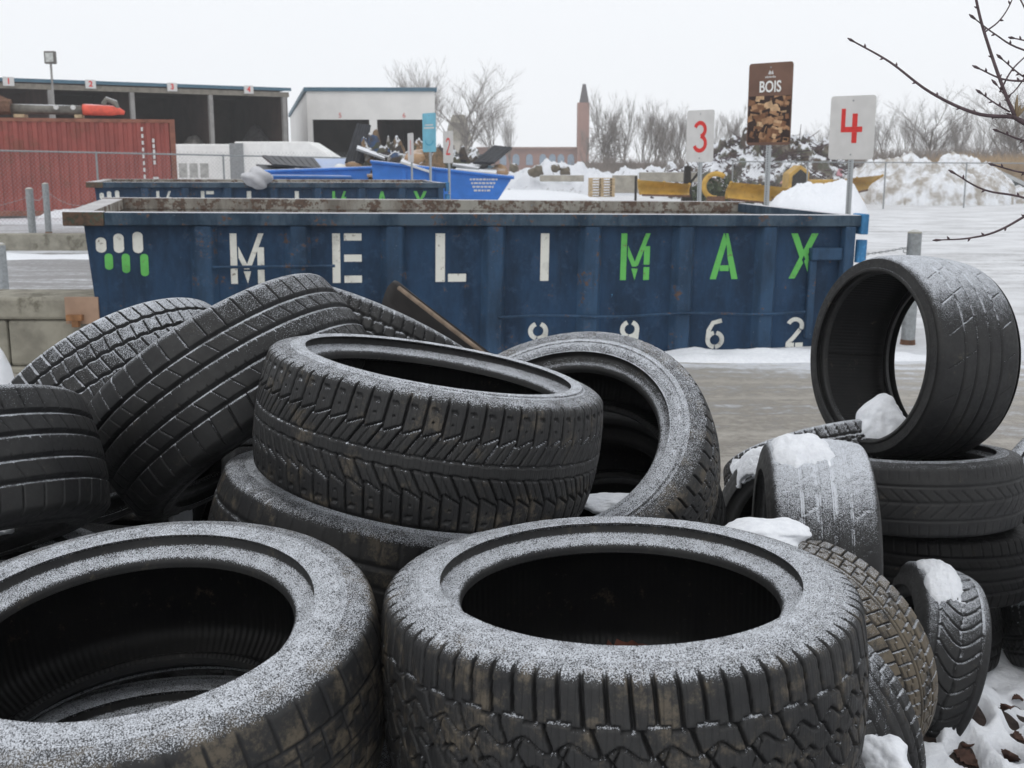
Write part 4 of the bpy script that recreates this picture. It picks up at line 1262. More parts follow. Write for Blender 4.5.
# ================================================================== PALE GARAGE
Yg = 64.0
xl, xrr = gx(308, Yg, 3), gx(435, Yg, 3)
zg = G(370, 91, Yg).z
root = empty('garage', (xl, Yg, 0), label='pale metal garage with a blue roof edge and two dark openings', cat='garage')
Wg = xrr - xl
M['clad'] = m_plain('pale_cladding', (.66, .645, .62), .6, 0, .05, 1)
zo = G(370, 119.5, Yg).z
mb = MB(); mb.box(0, Wg, 0, .2, zo, zg); mb.box(0, .28, 0, .2, 0, zo - .001); mb.box(Wg * .485, Wg * .485 + .42, 0.001, .2, 0, zo - .001); mb.build('front_wall', M['clad'], root)
Yr = 75.0
bl = Vector((gx(291, Yr, 3) - xl, Yr - Yg, 0)); br = Vector((bl.x + Wg + .3, Yr - Yg, 0)); zb_g = G(291, 117, Yr).z
mb = MB(); mb.add([(0, .01, 0), bl, (bl.x, bl.y, zb_g), (0, .01, zg - .02), (.15, .21, 0), (bl.x + .15, bl.y, 0), (bl.x + .15, bl.y, zb_g), (.15, .21, zg - .02)], [(0, 1, 2, 3), (7, 6, 5, 4), (0, 4, 5, 1), (3, 2, 6, 7)])
mb.build('side_wall', M['clad'], root)
mb = MB(); mb.box(bl.x, br.x + 1, bl.y, bl.y + .1, 0, zb_g - .01); mb.build('rear_wall', M['shed_in'], root)
mb = MB(); mb.add([(Wg - .1, .21, 0), (br.x, br.y, 0), (br.x, br.y, zb_g), (Wg - .1, .21, zg - .02), (Wg, .21, 0), (br.x + .1, br.y, 0), (br.x + .1, br.y, zb_g), (Wg, .21, zg - .02)], [(3, 2, 1, 0), (4, 5, 6, 7), (0, 4, 5, 1), (3, 2, 6, 7)])
mb.build('side_wall', M['shed_in'], root)
mb = MB(); mb.box(Wg * .52, Wg * .52 + .1, .21, 9, 0, zo); mb.build('partition', M['shed_in'], root)
mb = MB(); mb.add([(-.12, -.12, zg), (Wg + .15, -.12, zg - .02), (br.x + .3, br.y + .2, zb_g), (bl.x - .15, bl.y + .2, zb_g), (-.12, -.12, zg + .2), (Wg + .15, -.12, zg + .18), (br.x + .3, br.y + .2, zb_g + .2), (bl.x - .15, bl.y + .2, zb_g + .2)],
                  [(3, 2, 1, 0), (4, 5, 6, 7), (0, 1, 5, 4), (1, 2, 6, 5), (2, 3, 7, 6), (3, 0, 4, 7)]); mb.build('roof', M['fascia'], root)
M['faint_red'] = m_plain('faded_red_vinyl', (.55, .16, .14), .6)
for px, n_ in ((340, '5'), (404, '6')):
    x_ = gx(px, Yg, 4.4) - xl
    text_obj(n_, .36, M['faint_red'], root, (x_, -.01, G(340, 115.5, Yg).z), name='numeral', bold=.004)
# ================================================================== WHITE TRAILERS
def trailer(label, pxa, pxb, pyt, Y, slope_end=0, letters=False):
    a, b = gx(pxa, Y, 1), gx(pxb, Y, 1)
    zt2 = G((pxa + pxb) / 2, pyt, Y).z
    Lx = b - a
    root = empty('white_trailer', (a, Y, 0), label=label, cat='trailer', group='white trailers parked beside the shed')
    mb = MB()
    poly = [(0, .75), (Lx, .75), (Lx, zt2 - .9 * (1 if slope_end else 0)), (Lx - slope_end, zt2), (0, zt2)] if slope_end else [(0, .75), (Lx, .75), (Lx, zt2), (0, zt2)]
    mb.prism(poly, 0, 2.4); mb.build('box_body', M['white'], root, bevel=.04)
    mb = MB(); mb.box(.1, Lx - .1, .1, 2.3, .5, .748); mb.build('chassis', M['dark'], root)
    for x_ in (Lx * .25, Lx * .25 + 1.1):
        mb = MB(); mb.tube([(x_, .05, .48), (x_, .35, .48)], .46, 20); w_ = mb.build('wheel', M['black'], root)
        mb = MB(); mb.tube([(x_, .03, .48), (x_, .049, .48)], .2, 14); mb.build('hub', M['galv'], w_)
    if letters:
        text_obj('B', .75, m_plain('faint_lettering', (.42, .45, .5), .6), root, (Lx * .19, -.004, zt2 - 1.35), name='lettering')
        mb = MB(); mb.box(.3, Lx * .5, -.006, -.001, .95, 1.25); mb.build('blue_stripe', M['skip_blue'], root)
        mb = MB(); mb.box(-.18, .32, -.06, -.007, .7, zt2 - .06); mb.build('door_frame', M['galv'], root)
    else:
        mb = MB()
        for i in range(5): mb.box(Lx * .1 + i * Lx * .13, Lx * .1 + i * Lx * .13 + Lx * .10, -.012, -.002, zt2 - 1.25, zt2 - .72)
        mb.build('side_window', m_plain('grey_pane', (.40, .40, .38), .4), root)
    return root
trailer('plain white trailer with a row of pale side windows beside the red freight container', 150, 232, 144, 44)
trailer('white trailer with a sloping nose and a faint letter B on its side', 236, 347, 141.5, 43, 1.4, True)

# ================================================================== BLUE SKIPS AND THEIR LOAD
def skip(label, pxa, pxb, pyt_a, pyt_b, Y, depth=1.9, sl=.55, group='bright blue waste skips'):
    a, b = gx(pxa, Y, 1), gx(pxb, Y, 1)
    za, zb_ = G(pxa, pyt_a, Y).z, G(pxb, pyt_b, Y).z
    Lx = b - a
    root = empty('waste_skip', (a, Y, 0), label=label, cat='skip', group=group)
    mb = MB(); mb.prism([(.1, .15), (Lx - sl, .15), (Lx, zb_), (0, za)], 0, .04)
    f = mb.build('front_panel', M['skip_blue'], root)
    mb = MB(); mb.prism([(.1, .15), (Lx - sl, .15), (Lx, zb_), (0, za)], depth - .04, depth); mb.build('rear_panel', M['skip_blue'], root)
    mb = MB(); mb.add([(Lx - sl, .04, .15), (Lx - sl, depth - .04, .15), (Lx, depth - .04, zb_), (Lx, .04, zb_), (Lx - sl - .04, .04, .15), (Lx - sl - .04, depth - .04, .15), (Lx - .05, depth - .04, zb_), (Lx - .05, .04, zb_)],
                      [(0, 1, 2, 3), (7, 6, 5, 4), (3, 2, 6, 7)]); mb.build('sloped_end', M['skip_blue'], root)
    mb = MB(); mb.box(.1, Lx - sl, .05, depth - .05, .15, .2); mb.build('floor_plate', M['skip_blue'], root)
    mb = MB(); ang = math.atan2(zb_ - za, Lx)
    mb.tube([(-.02, -.03, za + .01), (Lx + .05, -.03, zb_ + .01)], .04, 8); mb.build('top_rail', M['skip_blue'], root)
    mb = MB(); mb.tube([(-.02, depth + .03, za + .01), (Lx + .05, depth + .03, zb_ + .01)], .04, 8); mb.build('top_rail', M['skip_blue'], root)
    mb = MB()
    for x_ in (Lx * .22, Lx * .42, ): mb.prism([(x_, .2), (x_ + .08, .2), (x_ + .08, za + (zb_ - za) * .3 - .1), (x_, za + (zb_ - za) * .3 - .1)], -.05, -.001)
    mb.build('rib', M['skip_blue'], root)
    return root, Lx, za, zb_
Y1 = 27.0
rt, Lx, za, zb_ = skip('bright blue skip with a sloping end, black panels on top, beside the small 2 sign', 372, 512, 162, 178, Y1, sl=.75)
rnd = random.Random(3)
for r_ in range(4):
    mb = MB()
    x_ = Lx * .70 + r_ * .03
    while x_ < Lx * .90 - r_ * .06:
        w_ = rnd.uniform(.03, .09); mb.box(x_, x_ + w_, -.012, -.002, 1.25 - r_ * .085, 1.29 - r_ * .085); x_ += w_ + .02
    mb.build('white_print', M['sign_white'], rt)
Y2 = 28.5
skip('long bright blue skip with its lid sheets open, behind the second container', 258, 372, 172, 168, Y2, sl=.5)
M['sheet_blk'] = m_plain('black_panel', (.022, .024, .03), .45, 0, .3, 6)
M['sheet_blue'] = m_plain('blue_sheet', (.045, .18, .50), .5, 0, .15, 3, snow=.5)
M['sheet_gry'] = m_plain('grey_sheet', (.30, .31, .32), .6, 0, .2, 3, snow=1.0)
M['card'] = m_plain('cardboard', (.38, .25, .15), .85, 0, .2, 4, snow=.3)
M['sheet_wht'] = m_plain('white_sheet', (.62, .62, .60), .6, 0, .12, 3, snow=1.0)
def slab(label, name, cat, pts, Y, dy, thick, mat, group=None, ribs=0):
    """a board given by its four corners in the picture (px,py,extra depth)"""
    q = [G(a, b, Y + c) for a, b, c in pts]
    n = (q[1] - q[0]).cross(q[3] - q[0]).normalized() * thick
    c0 = sum(q, Vector()) / 4
    mb = MB()
    vs = [v - c0 for v in q] + [v - c0 + n for v in q]
    mb.add(vs, [(0, 1, 2, 3), (7, 6, 5, 4), (0, 4, 5, 1), (1, 5, 6, 2), (2, 6, 7, 3), (3, 7, 4, 0)])
    for k in range(ribs):
        t0 = (k + .5) / ribs
        for sgn in (0, 1):
            a = (q[0].lerp(q[1], t0) - c0) + n * sgn; b = (q[3].lerp(q[2], t0) - c0) + n * sgn
            mb.tube([a, b], .014, 5)
    o = mb.build(name, mat, None)
    o.location = c0
    return tag(o, label, cat, group=group)
slab('black ribbed panel standing upright out of the long blue skip', 'ribbed_sheet', 'sheet', [(345, 163, .3), (364, 164, .3), (371, 126, 1.0), (357, 124, 1.0)], Y2, 0, .04, M['sheet_blk'], ribs=6)
slab('black lid sheet lying open across the long blue skip, above a blue sheet', 'ribbed_sheet', 'sheet', [(273, 166, .2), (322, 170, .2), (314, 160, 1.6), (262, 157, 1.6)], Y2, 0, .05, M['sheet_blk'], ribs=8)
slab('blue lid sheet on the left of the long blue skip', 'lid_sheet', 'panel', [(268, 177, -.2), (352, 178, -.2), (340, 172, 1.4), (262, 168, 1.4)], Y2, 0, .04, M['sheet_blue'])
slab('second blue lid sheet behind the black one', 'lid_sheet', 'panel', [(316, 170, .8), (352, 169, .8), (350, 160, 1.6), (312, 160, 1.6)], Y2, 0, .04, M['sheet_blue'])
slab('black panel tilted up at the right end of the blue skip', 'ribbed_sheet', 'sheet', [(473, 164, .2), (494, 164, .2), (512, 149, 1.0), (494, 147, 1.0)], Y1, 0, .05, M['sheet_blk'], ribs=4)
slab('snow dusted grey panel below the tilted black one', 'grey_panel', 'panel', [(452, 166, .1), (478, 170, .1), (486, 163, 1.0), (462, 159, 1.0)], Y1, 0, .05, M['sheet_gry'])
slab('pale board on the sloping end of the blue skip', 'white_board', 'panel', [(455, 171, -.05), (496, 175, -.05), (498, 168, 1.0), (462, 164, 1.0)], Y1, 0, .05, M['sheet_wht'])
slab('low black panel above the middle of the right hand skip', 'ribbed_sheet', 'sheet', [(433, 162, .3), (466, 162, .3), (466, 155, 1.0), (436, 156, 1.0)], Y1, 0, .05, M['sheet_blk'])
slab('snowy plank sliding down to the right from the rubbish heap', 'white_board', 'panel', [(400, 163, -.1), (430, 173, -.1), (431, 169, .6), (402, 160, .6)], Y1, 0, .05, M['sheet_wht'])
slab('grey sheet fanned out on the rubbish heap', 'grey_panel', 'panel', [(378, 155, .2), (394, 160, .2), (400, 152, 1.0), (382, 151, 1.0)], Y2, 0, .04, M['sheet_gry'])
slab('dark slanting plank with snow along it, right of the upright ribbed panel', 'plank', 'panel', [(356, 150, 0), (384, 160, 0), (384, 157, .4), (357, 147, .4)], Y2, 0, .05, M['sheet_gry'])
slab('flat brown cardboard strip on the edge of the long skip', 'cardboard', 'cardboard', [(367, 177, -.2), (402, 177, -.2), (402, 173, .5), (367, 173, .5)], Y2, 0, .05, M['card'])
slab('black sheet leaning left at the left end of the long blue skip', 'ribbed_sheet', 'sheet', [(262, 172, .1), (300, 176, .1), (292, 168, .9), (256, 166, .9)], Y2, 0, .05, M['sheet_blk'])
slab('second black panel lying across the right hand skip', 'ribbed_sheet', 'sheet', [(462, 168, .3), (484, 170, .3), (500, 158, 1.1), (480, 156, 1.1)], Y1, 0, .05, M['sheet_blk'])
slab('black board wedged between the two blue skips', 'ribbed_sheet', 'sheet', [(376, 165, .1), (398, 170, .1), (404, 160, .9), (384, 156, .9)], Y2, 0, .05, M['sheet_blk'])
slab('torn cardboard sheet leaning in the heap', 'cardboard', 'cardboard', [(386, 166, 0), (399, 170, 0), (396, 160, .5), (388, 160, .5)], Y2, 0, .04, M['card'])
rb = random.Random(9)
bits = [('round brown bundle in the rubbish heap', 357, 166, .42, 'card', 'bundle'), ('white bag beside the brown bundle', 345, 171, .40, 'white', 'bag'), ('small white bag at the right of the heap', 392, 170, .35, 'white', 'bag'),
        ('green sack in the middle of the rubbish heap', 374, 165, .40, 'green', 'sack'), ('tan sack at the right hand end of the blue skip', 500, 172, .40, 'card', 'sack'), ('brown carton behind the small signs', 418, 158, .45, 'card', 'carton'),
        ('clear plastic bag on the rim of the second container', 257, 178, .45, 'plast', 'bag'), ('pale blue bag below the tilted black panel', 486, 169, .3, 'palebl', 'bag')]
M['green'] = m_plain('green_sack', (.16, .19, .10), .8, 0, .3, 5, snow=.5)
M['plast'] = m_plain('clear_plastic_film', (.50, .50, .52), .4, 0, .15, 4)
M['palebl'] = m_plain('pale_blue_film', (.30, .42, .52), .6, 0, .2, 5, snow=.4)
def lump(name, mat, c, rx, ry, rz_, seed, label, cat, group=None, n=18):
    N_ = Noise(seed)
    a = np.linspace(0, 2 * np.pi, n, endpoint=False); b = np.linspace(0.02, np.pi - .02, n // 2 + 3)
    B, A = np.meshgrid(b, a, indexing='ij')
    dx, dy, dz = np.sin(B) * np.cos(A), np.sin(B) * np.sin(A), np.cos(B)
    r = .65 + .7 * N_(dx * 1.8 + dz + 10, dy * 1.8 + dz * 1.3 + 10)
    P = np.stack([dx * r * rx, dy * r * ry, dz * r * rz_], -1)
    o = grid_mesh(name, P, mat, None, True)
    o.location = c
    return tag(o, label, cat, group=group)
for i, (lb, px, py, s_, mt, nm) in enumerate(bits):
    Yq = 21.6 if 'rim' in lb else (Y1 + .6 if px > 410 else Y2 + .5)
    lump(nm if nm not in ('bag',) else 'plastic_bag', M[mt], G(px, py, Yq), s_ * .62, s_ * .62, s_ * .4, 50 + i, lb, nm)
M['junk'] = m_heap('mixed_rubbish', [(.05, .05, .06), (.30, .20, .12), (.45, .44, .42), (.10, .12, .09), (.06, .14, .30)], 2.5, .35)
mound('rubbish', 'mixed rubbish filling the long blue skip', gx(345, Y2, 1), gx(408, Y2, 1), Y2 + .1, Y2 + 1.8, .95, 61, M['junk'], 80, 60, 3.5, .9, .4, cat='rubbish', zb=1.2)
mound('rubbish', 'rubbish filling the right hand blue skip', gx(376, Y1, 1), gx(500, Y1, 1), Y1 + .1, Y1 + 1.8, .75, 62, M['junk'], 100, 60, 3.5, .9, .4, cat='rubbish', zb=1.15)

# ================================================================== WIRE FENCES
def fence(label, pts, zt, posts, name='wire_fence', wires=True, r=.022, zb=.05, cell=.11):
    root = empty(name, pts[0], label=label, cat='fence')
    o0 = Vector(pts[0])
    for (a, b), (z0, z1) in zip(zip(pts[:-1], pts[1:]), zip(zt[:-1], zt[1:])):
        a, b = Vector(a) - o0, Vector(b) - o0
        mb = MB(); mb.tube([a + Vector((0, 0, z0)), b + Vector((0, 0, z1))], r, 8); mb.build('top_rail', M['galv'], root)
        if wires:
            L = (b - a).length; d = (b - a) / L
            hgt = z0 - zb
            mb = MB(); n = int(L / cell)
            for i in range(-int(hgt / cell), n):
                for sgn in (0, 1):
                    s0, s1 = i * cell, i * cell + hgt
                    u0, u1 = max(s0, 0), min(s1, L)
                    if u1 <= u0: continue
                    f = (lambda u: (u - s0)) if sgn == 0 else (lambda u: hgt - (u - s0))
                    p, q = a + d * u0, a + d * u1
                    p = p + Vector((0, .01 * sgn, zb + f(u0))); q = q + Vector((0, .01 * sgn, zb + f(u1)))
                    mb.tube([p, q], .0022, 3, False)
            mb.build('wire_mesh', M['galv'], root)
    for (x, y, z) in posts:
        mb = MB(); mb.tube([(x - o0.x, y - o0.y, 0), (x - o0.x, y - o0.y, z + .03)], r * 1.25, 10); mb.build('post', M['galv'], root)
    return root
ya, yb = 30.0, 38.0
pa = (gx(-30, ya, 2), ya, 0); pb = (gx(470, yb, 1.8), yb, 0)
za_, zb2 = G(-30, 150, ya).z, G(470, 160.5, yb).z
ps = []
for px in (96, 223, 334):
    t_ = px_on(pa, pb, px, 1.9); ps.append((pa[0] + (pb[0] - pa[0]) * t_, pa[1] + (pb[1] - pa[1]) * t_, za_ + (zb2 - za_) * t_))
fence('galvanised wire fence crossing in front of the red freight container', [pa, pb], [za_, zb2], ps)
yc, yd = 41.0, 45.0
pc = (gx(735, yc, 1.8), yc, 0); pd = (gx(1060, yd, 1.8), yd, 0)
zc_, zd_ = G(735, 161.5, yc).z, G(1060, 163.5, yd).z
ps = []
for px in (733, 808, 886, 967, 1040):
    t_ = px_on(pc, pd, px, 1.7); ps.append((pc[0] + (pd[0] - pc[0]) * t_, pc[1] + (pd[1] - pc[1]) * t_, zc_ + (zd_ - zc_) * t_))
fence('wire fence in front of the snow heaps on the right', [pc, pd], [zc_, zd_], ps)

# ================================================================== HEAPS, PLANT AND YARD THINGS
M['heap'] = m_heap('branch_and_soil_heap', [(.07, .045, .035), (.10, .11, .07), (.05, .05, .045), (.16, .14, .11), (.09, .06, .05), (.12, .14, .10), (.26, .23, .19)], 2.0, .42)
hp = mound('green_waste_heap', 'high heap of branches and soil dusted with snow behind the BOIS sign', gx(672, 56), gx(872, 56), 52, 62, 2.75, 71, M['heap'], 180, 90, 1.4, .6, .55, cat='waste heap')
# loose sticks on the heap, one mass
rs = random.Random(21)
mb = MB()
for i in range(650):
    u, v = rs.uniform(-.9, .9), rs.uniform(-.9, .3)
    e = max(0, 1 - u * u - v * v) ** .75
    if e < .1: continue
    x = (gx(672, 56) + gx(872, 56)) / 2 + u * (gx(872, 56) - gx(672, 56)) / 2; y = 57 + v * 5
    p = Vector((x, y, e * 2.75 * rs.uniform(.85, 1.12)))
    d = Vector((rs.uniform(-1, 1), rs.uniform(-1, 1), rs.uniform(-.3, .7))).normalized() * rs.uniform(.25, .9)
    mb.tube([p - d, p + d], [.04, .015], 3, False)
tag(mb.build('loose_branches', M['bark'], None), 'tangle of cut branches sticking out of the high heap', 'branches', kind='stuff')
mound('snow_heap', 'broad heap of dirty ploughed snow behind the right hand fence', gx(842, 50), gx(1010, 50), 46.5, 54, 1.75, 73, M['snow_dirty'], 160, 70, 1.6, .55, .32)
mound('snow_heap', 'long low pile of snow running right from the ploughed heap', gx(960, 52), gx(1180, 52), 48, 55, .9, 74, M['snow_dirty'], 140, 60, 1.6, .6, .4)
mound('snow_heap', 'clean white snow heap between the BOIS sign and the 4 sign', gx(762, 39), gx(856, 39), 36, 40, 1.05, 75, M['snow'], 120, 60, 1.1, .65, .5)
mound('snow_heap', 'lumpy snow ridge in front of the brick building', gx(470, 62), gx(640, 62), 60, 68, 1.35, 76, m_heap('snowy_rubble', [(.2, .18, .15), (.3, .29, .28), (.12, .1, .07)], 1.2, 1.1), 150, 50, 1.1, .8, .35, cat='snowy rubble')
mound('snow_field', 'smooth white snow field beyond the long skips', gx(440, 45), gx(610, 45), 37, 60, .55, 77, M['snow'], 80, 60, .5, .25, .35)
mound('snow_heap', 'snowy rubble ridge behind the yellow blade, below the far trees', gx(600, 66), gx(720, 66), 62, 70, 1.35, 78, m_heap('snowy_soil', [(.14, .12, .10), (.3, .29, .28), (.10, .08, .06)], 1.2, .6), 150, 50, 1.1, .8, .5, cat='snowy rubble')
# dark debris and branches poking out of the ploughed snow heaps
rs = random.Random(77)
mb = MB()
for i in range(130):
    px = rs.uniform(640, 850); Y = rs.uniform(46, 50) if px > 850 else rs.uniform(50, 54)
    z = rs.uniform(0.1, 1.3) if px > 850 else rs.uniform(.2, 1.4)
    p = Vector((gx(px, Y, z), Y - rs.random() * 2, z)); d = Vector((rs.uniform(-1, 1), rs.uniform(-1, 1), rs.uniform(-.4, .6))).normalized() * rs.uniform(.05, .2)
    mb.tube([p - d, p, p + d], [.02, .05, .02], 4)
tag(mb.build('debris', M['bark'], None), 'small dark debris and sticks scattered over the ploughed snow heaps', 'debris', kind='stuff')
# big boulders on the snow ridge
for i, (px, py, s_) in enumerate(((537, 171, .4), (556, 168, .25), (565, 171, .28), (514, 168, .25))):
    lump('boulder', m_plain('brown_stone', (.13, .11, .08), .9, 0, .3, 3, snow=.8), G(px, py, 60), s_, s_, s_ * .9, 80 + i, ('large brown boulder on the snow ridge', 'small boulder right of the large brown one', 'boulder at the right end of the snow ridge', 'leftmost boulder on the snow ridge')[i], 'boulder', 'boulders on the snow ridge')
# concrete barriers
def barrier(label, pxa, pxb, pyt, pyb, Y, mat='conc_far'):
    a, b = gx(pxa, Y, .5), gx(pxb, Y, .5); z0, z1 = G(0, pyb, Y).z, G(0, pyt, Y).z
    mb = MB()
    mb.add([(0, 0, 0), (b - a, 0, 0), (b - a, .7, 0), (0, .7, 0), (0, .15, z1 - z0), (b - a, .15, z1 - z0), (b - a, .55, z1 - z0), (0, .55, z1 - z0)],
           [(3, 2, 1, 0), (4, 5, 6, 7), (0, 1, 5, 4), (1, 2, 6, 5), (2, 3, 7, 6), (3, 0, 4, 7)])
    o = mb.build('concrete_barrier', M[mat], None, bevel=.03); o.location = (a, Y, z0)
    return tag(o, label, 'concrete barrier', group='concrete barriers in the far yard')
M['conc_far'] = m_plain('pale_concrete', (.30, .28, .24), .9, 0, .2, 3, snow=1.0)
barrier('concrete barrier left of the pallets in front of the snow ridge', 540, 584, 175, 181.5, 52)
barrier('pale concrete barrier behind the yellow blade', 640, 698, 172, 182, 49)
barrier('concrete barrier between the pallets and the yellow blade', 613, 638, 175, 193, 47)
# pallets
Yp = 42.0
za2, zb3 = G(0, 197, Yp).z, G(0, 178, Yp).z
xa_, xb_ = gx(590, Yp, 1), gx(615, Yp, 1)
n_ = 7; ph = (zb3 - za2) / n_
for k in range(n_):
    root = empty('pallet', (xa_, Yp, za2 + k * ph), label=('lowest', 'second', 'third', 'fourth', 'fifth', 'sixth', 'topmost')[k] + ' wooden pallet of the stack left of the yellow blade', cat='pallet', group='stacked wooden pallets')
    w = xb_ - xa_
    mb = MB(); mb.box(0, w, 0, 1.0, ph * .78, ph * .97); mb.build('deck_boards', M['wood'], root)
    for x_ in (0, w / 2 - .05, w - .1):
        mb = MB(); mb.box(x_, x_ + .1, .004, .98, ph * .2, ph * .779); mb.build('bearer', M['wood'], root)
    mb = MB(); mb.box(.004, w - .004, .008, .97, ph * .03, ph * .199); mb.build('bottom_boards', M['wood'], root)
# yellow blades / buckets
def blade(label, pts, Y, depth, mat='yellow', name='plough_blade'):
    root = empty(name, G(pts[0][0], pts[0][1], Y), label=label, cat='plough blade', group='yellow blades and buckets in the yard')
    o0 = root.location
    q = [G(a, b, Y) - o0 for a, b in pts]
    # curved mould board between bottom and top edges
    bl, br, tr, tl = q
    n = 10; vs = []
    for i in range(n + 1):
        t_ = i / n
        off = Vector((0, -math.sin(t_ * math.pi) * .0 + depth * (1 - 4 * (t_ - .5) ** 2), 0))
        vs += [bl.lerp(tl, t_) + off, br.lerp(tr, t_) + off, bl.lerp(tl, t_) + off + Vector((0, .06, 0)), br.lerp(tr, t_) + off + Vector((0, .06, 0))]
    fs = []
    for i in range(n):
        a = i * 4; b = a + 4
        fs += [(a, a + 1, b + 1, b), (a + 3, a + 2, b + 2, b + 3), (a, b, b + 2, a + 2), (a + 1, a + 3, b + 3, b + 1)]
    mb = MB(); mb.add(vs, fs); mb.build('mould_board', M[mat], root, smooth=True)
    mb = MB(); mb.tube([bl, br], .04, 6); mb.build('cutting_edge', M['rusty'], root)
    for t_ in (.0, .5, 1.0):
        p, r2 = bl.lerp(br, t_), tl.lerp(tr, t_)
        mb = MB(); mb.tube([p + Vector((0, depth + .08, 0)), p.lerp(r2, .5) + Vector((0, depth * 1.1 + .1, 0)), r2 + Vector((0, .1, 0))], .05, 6); mb.build('rear_rib', M[mat], root)
blade('long yellow plough blade right of the pallets', [(642, 195), (690, 196), (690, 184), (639, 180)], 41, .35)
blade('yellow blade half buried in snow left of the BOIS post', [(728, 199), (768, 203), (790, 188), (732, 182)], 39.5, .35)
blade('yellow bucket side behind the post of sign 4', [(838, 196), (868, 190), (884, 175), (832, 180)], 45, .4)
# small yellow loader behind the heap of clean snow
Yl = 48
pl = G(812, 190, Yl)
root = empty('yellow_loader', (pl.x, Yl, -.35), label='small yellow loader half hidden behind the clean snow heap', cat='loader')
sc_ = 1.0
mb = MB(); mb.box(-.1, 1.2, 0, 1.3, .55, 1.35); mb.build('engine_cover', M['yellow'], root, bevel=.06)
mb = MB(); mb.prism([(-1.0, .5), (-.12, .5), (-.12, 1.7), (-.5, 1.95), (-.95, 1.6)], .05, 1.25); cb = mb.build('cab', M['yellow'], root, bevel=.04)
mb = MB(); mb.prism([(-.85, 1.0), (-.25, 1.0), (-.25, 1.6), (-.5, 1.78), (-.82, 1.5)], .03, .048); mb.build('window', M['dark'], cb)
mb = MB(); mb.tube([(1.1, -.1, 1.2), (1.6, -.1, 1.1), (2.1, -.1, .45)], .08, 6); mb.build('lift_arm', M['yellow'], root)
for x_ in (-.6, .8):
    mb = MB(); mb.tube([(x_, -.14, .42), (x_, .10, .42)], .42, 18); mb.build('wheel', M['black'], root)
# curved yellow hoop
p = G(716, 186, 40)
root = empty('yellow_hoop', (p.x, 40, 0), label='curved yellow hoop standing right of the post of sign 3', cat='hoop')
mb = MB(); mb.tube([(x_ * .42, 0, p.z + z_ * .42) for x_, z_ in [(math.cos(math.radians(a)), math.sin(math.radians(a))) for a in range(50, 290, 16)]], .09, 8); mb.build('hoop', M['yellow'], root, smooth=True)
mb = MB(); mb.box(-.3, .3, -.15, .15, 0, p.z - .35); mb.build('foot', M['rusty'], root)
# black post thing
p = G(688, 166, 44)
root = empty('black_stand', (p.x, 44, 0), label='dark upright machine part just left of sign 3', cat='machine part')
mb = MB(); mb.prism([(-.22, 0), (.25, 0), (.14, p.z * .55), (.12, p.z), (-.1, p.z), (-.12, p.z * .55)], 0, .3); mb.build('column', M['dark'], root)
mb = MB(); mb.tube([(.1, .1, .9), (.45, .1, 1.35)], .05, 6); mb.build('arm', M['dark'], root)
mb = MB(); p = G(636, 176, 46); mb.tube([(0, 0, 0), (0, 0, p.z)], .05, 8)
o = mb.build('dark_stake', M['dark'], None); o.location = (p.x, 46, 0); tag(o, 'thin dark stake at the left end of the long yellow blade', 'stake')
slab('faded pink board lying on the high heap', 'pink_board', 'panel', [(780, 184, 0), (793, 181, 0), (799, 175, .5), (787, 176, .5)], 50, 0, .05, m_plain('pink', (.55, .30, .27), .8))
slab('small pink rag on the snow behind the right fence', 'pink_board', 'panel', [(836, 176, 0), (842, 177, 0), (842, 170, .4), (838, 170, .4)], 50, 0, .05, m_plain('pink2', (.45, .22, .25), .8))
# green evergreen cuttings
M['leafgreen'] = m_plain('evergreen', (.07, .085, .05), .9, 0, .4, 4, snow=.5)
mb = MB(); rs = random.Random(4)
for i in range(900):
    a = rs.uniform(0, 6.3); r_ = rs.random() ** .5
    p = Vector((gx(722, 47) + math.cos(a) * r_ * 1.6, 47 + math.sin(a) * r_, 1.2 * (1 - r_ * .6) * rs.random()))
    d = Vector((rs.uniform(-1, 1), rs.uniform(-1, 1), rs.uniform(-.2, 1))).normalized() * .28
    s_ = d.cross(Vector((rs.random(), rs.random(), rs.random()))).normalized() * .06
    mb.add([p, p + d * .5 + s_, p + d, p + d * .5 - s_], [(0, 1, 2, 3)])
tag(mb.build('evergreen_cuttings', M['leafgreen'], None), 'dark green evergreen cuttings heaped behind the yellow hoop', 'cuttings', kind='stuff')
# hut roof at the right
Yh = 50.0
root = empty('small_hut', (gx(997, Yh, 1), Yh, 0), label='low hut with a snowy gable roof and grey green gable at the right edge', cat='hut')
zr_ = G(995, 172, Yh).z; ze = G(995, 190, Yh).z; hw = 1.55
M['hutgreen'] = m_plain('grey_green_boards', (.17, .22, .21), .8, 0, .1, 2)
mb = MB(); mb.prism([(-hw, 0), (hw, 0), (hw, ze), (0, zr_ - .06), (-hw, ze)], .25, 3); mb.build('wall', M['hutgreen'], root)
mb = MB()
mb.prism([(-hw - .25, ze - .08), (-.0, zr_ - .03), (-.0, zr_ + .12), (-hw - .25, ze + .10)], 0, 3.2)
mb.prism([(.001, zr_ - .03), (hw + .25, ze - .08), (hw + .25, ze + .10), (.001, zr_ + .12)], 0, 3.2)
mb.build('roof', m_plain('grey_roof', (.45, .46, .46), .8, 0, .1, 3, snow=1.0), root)

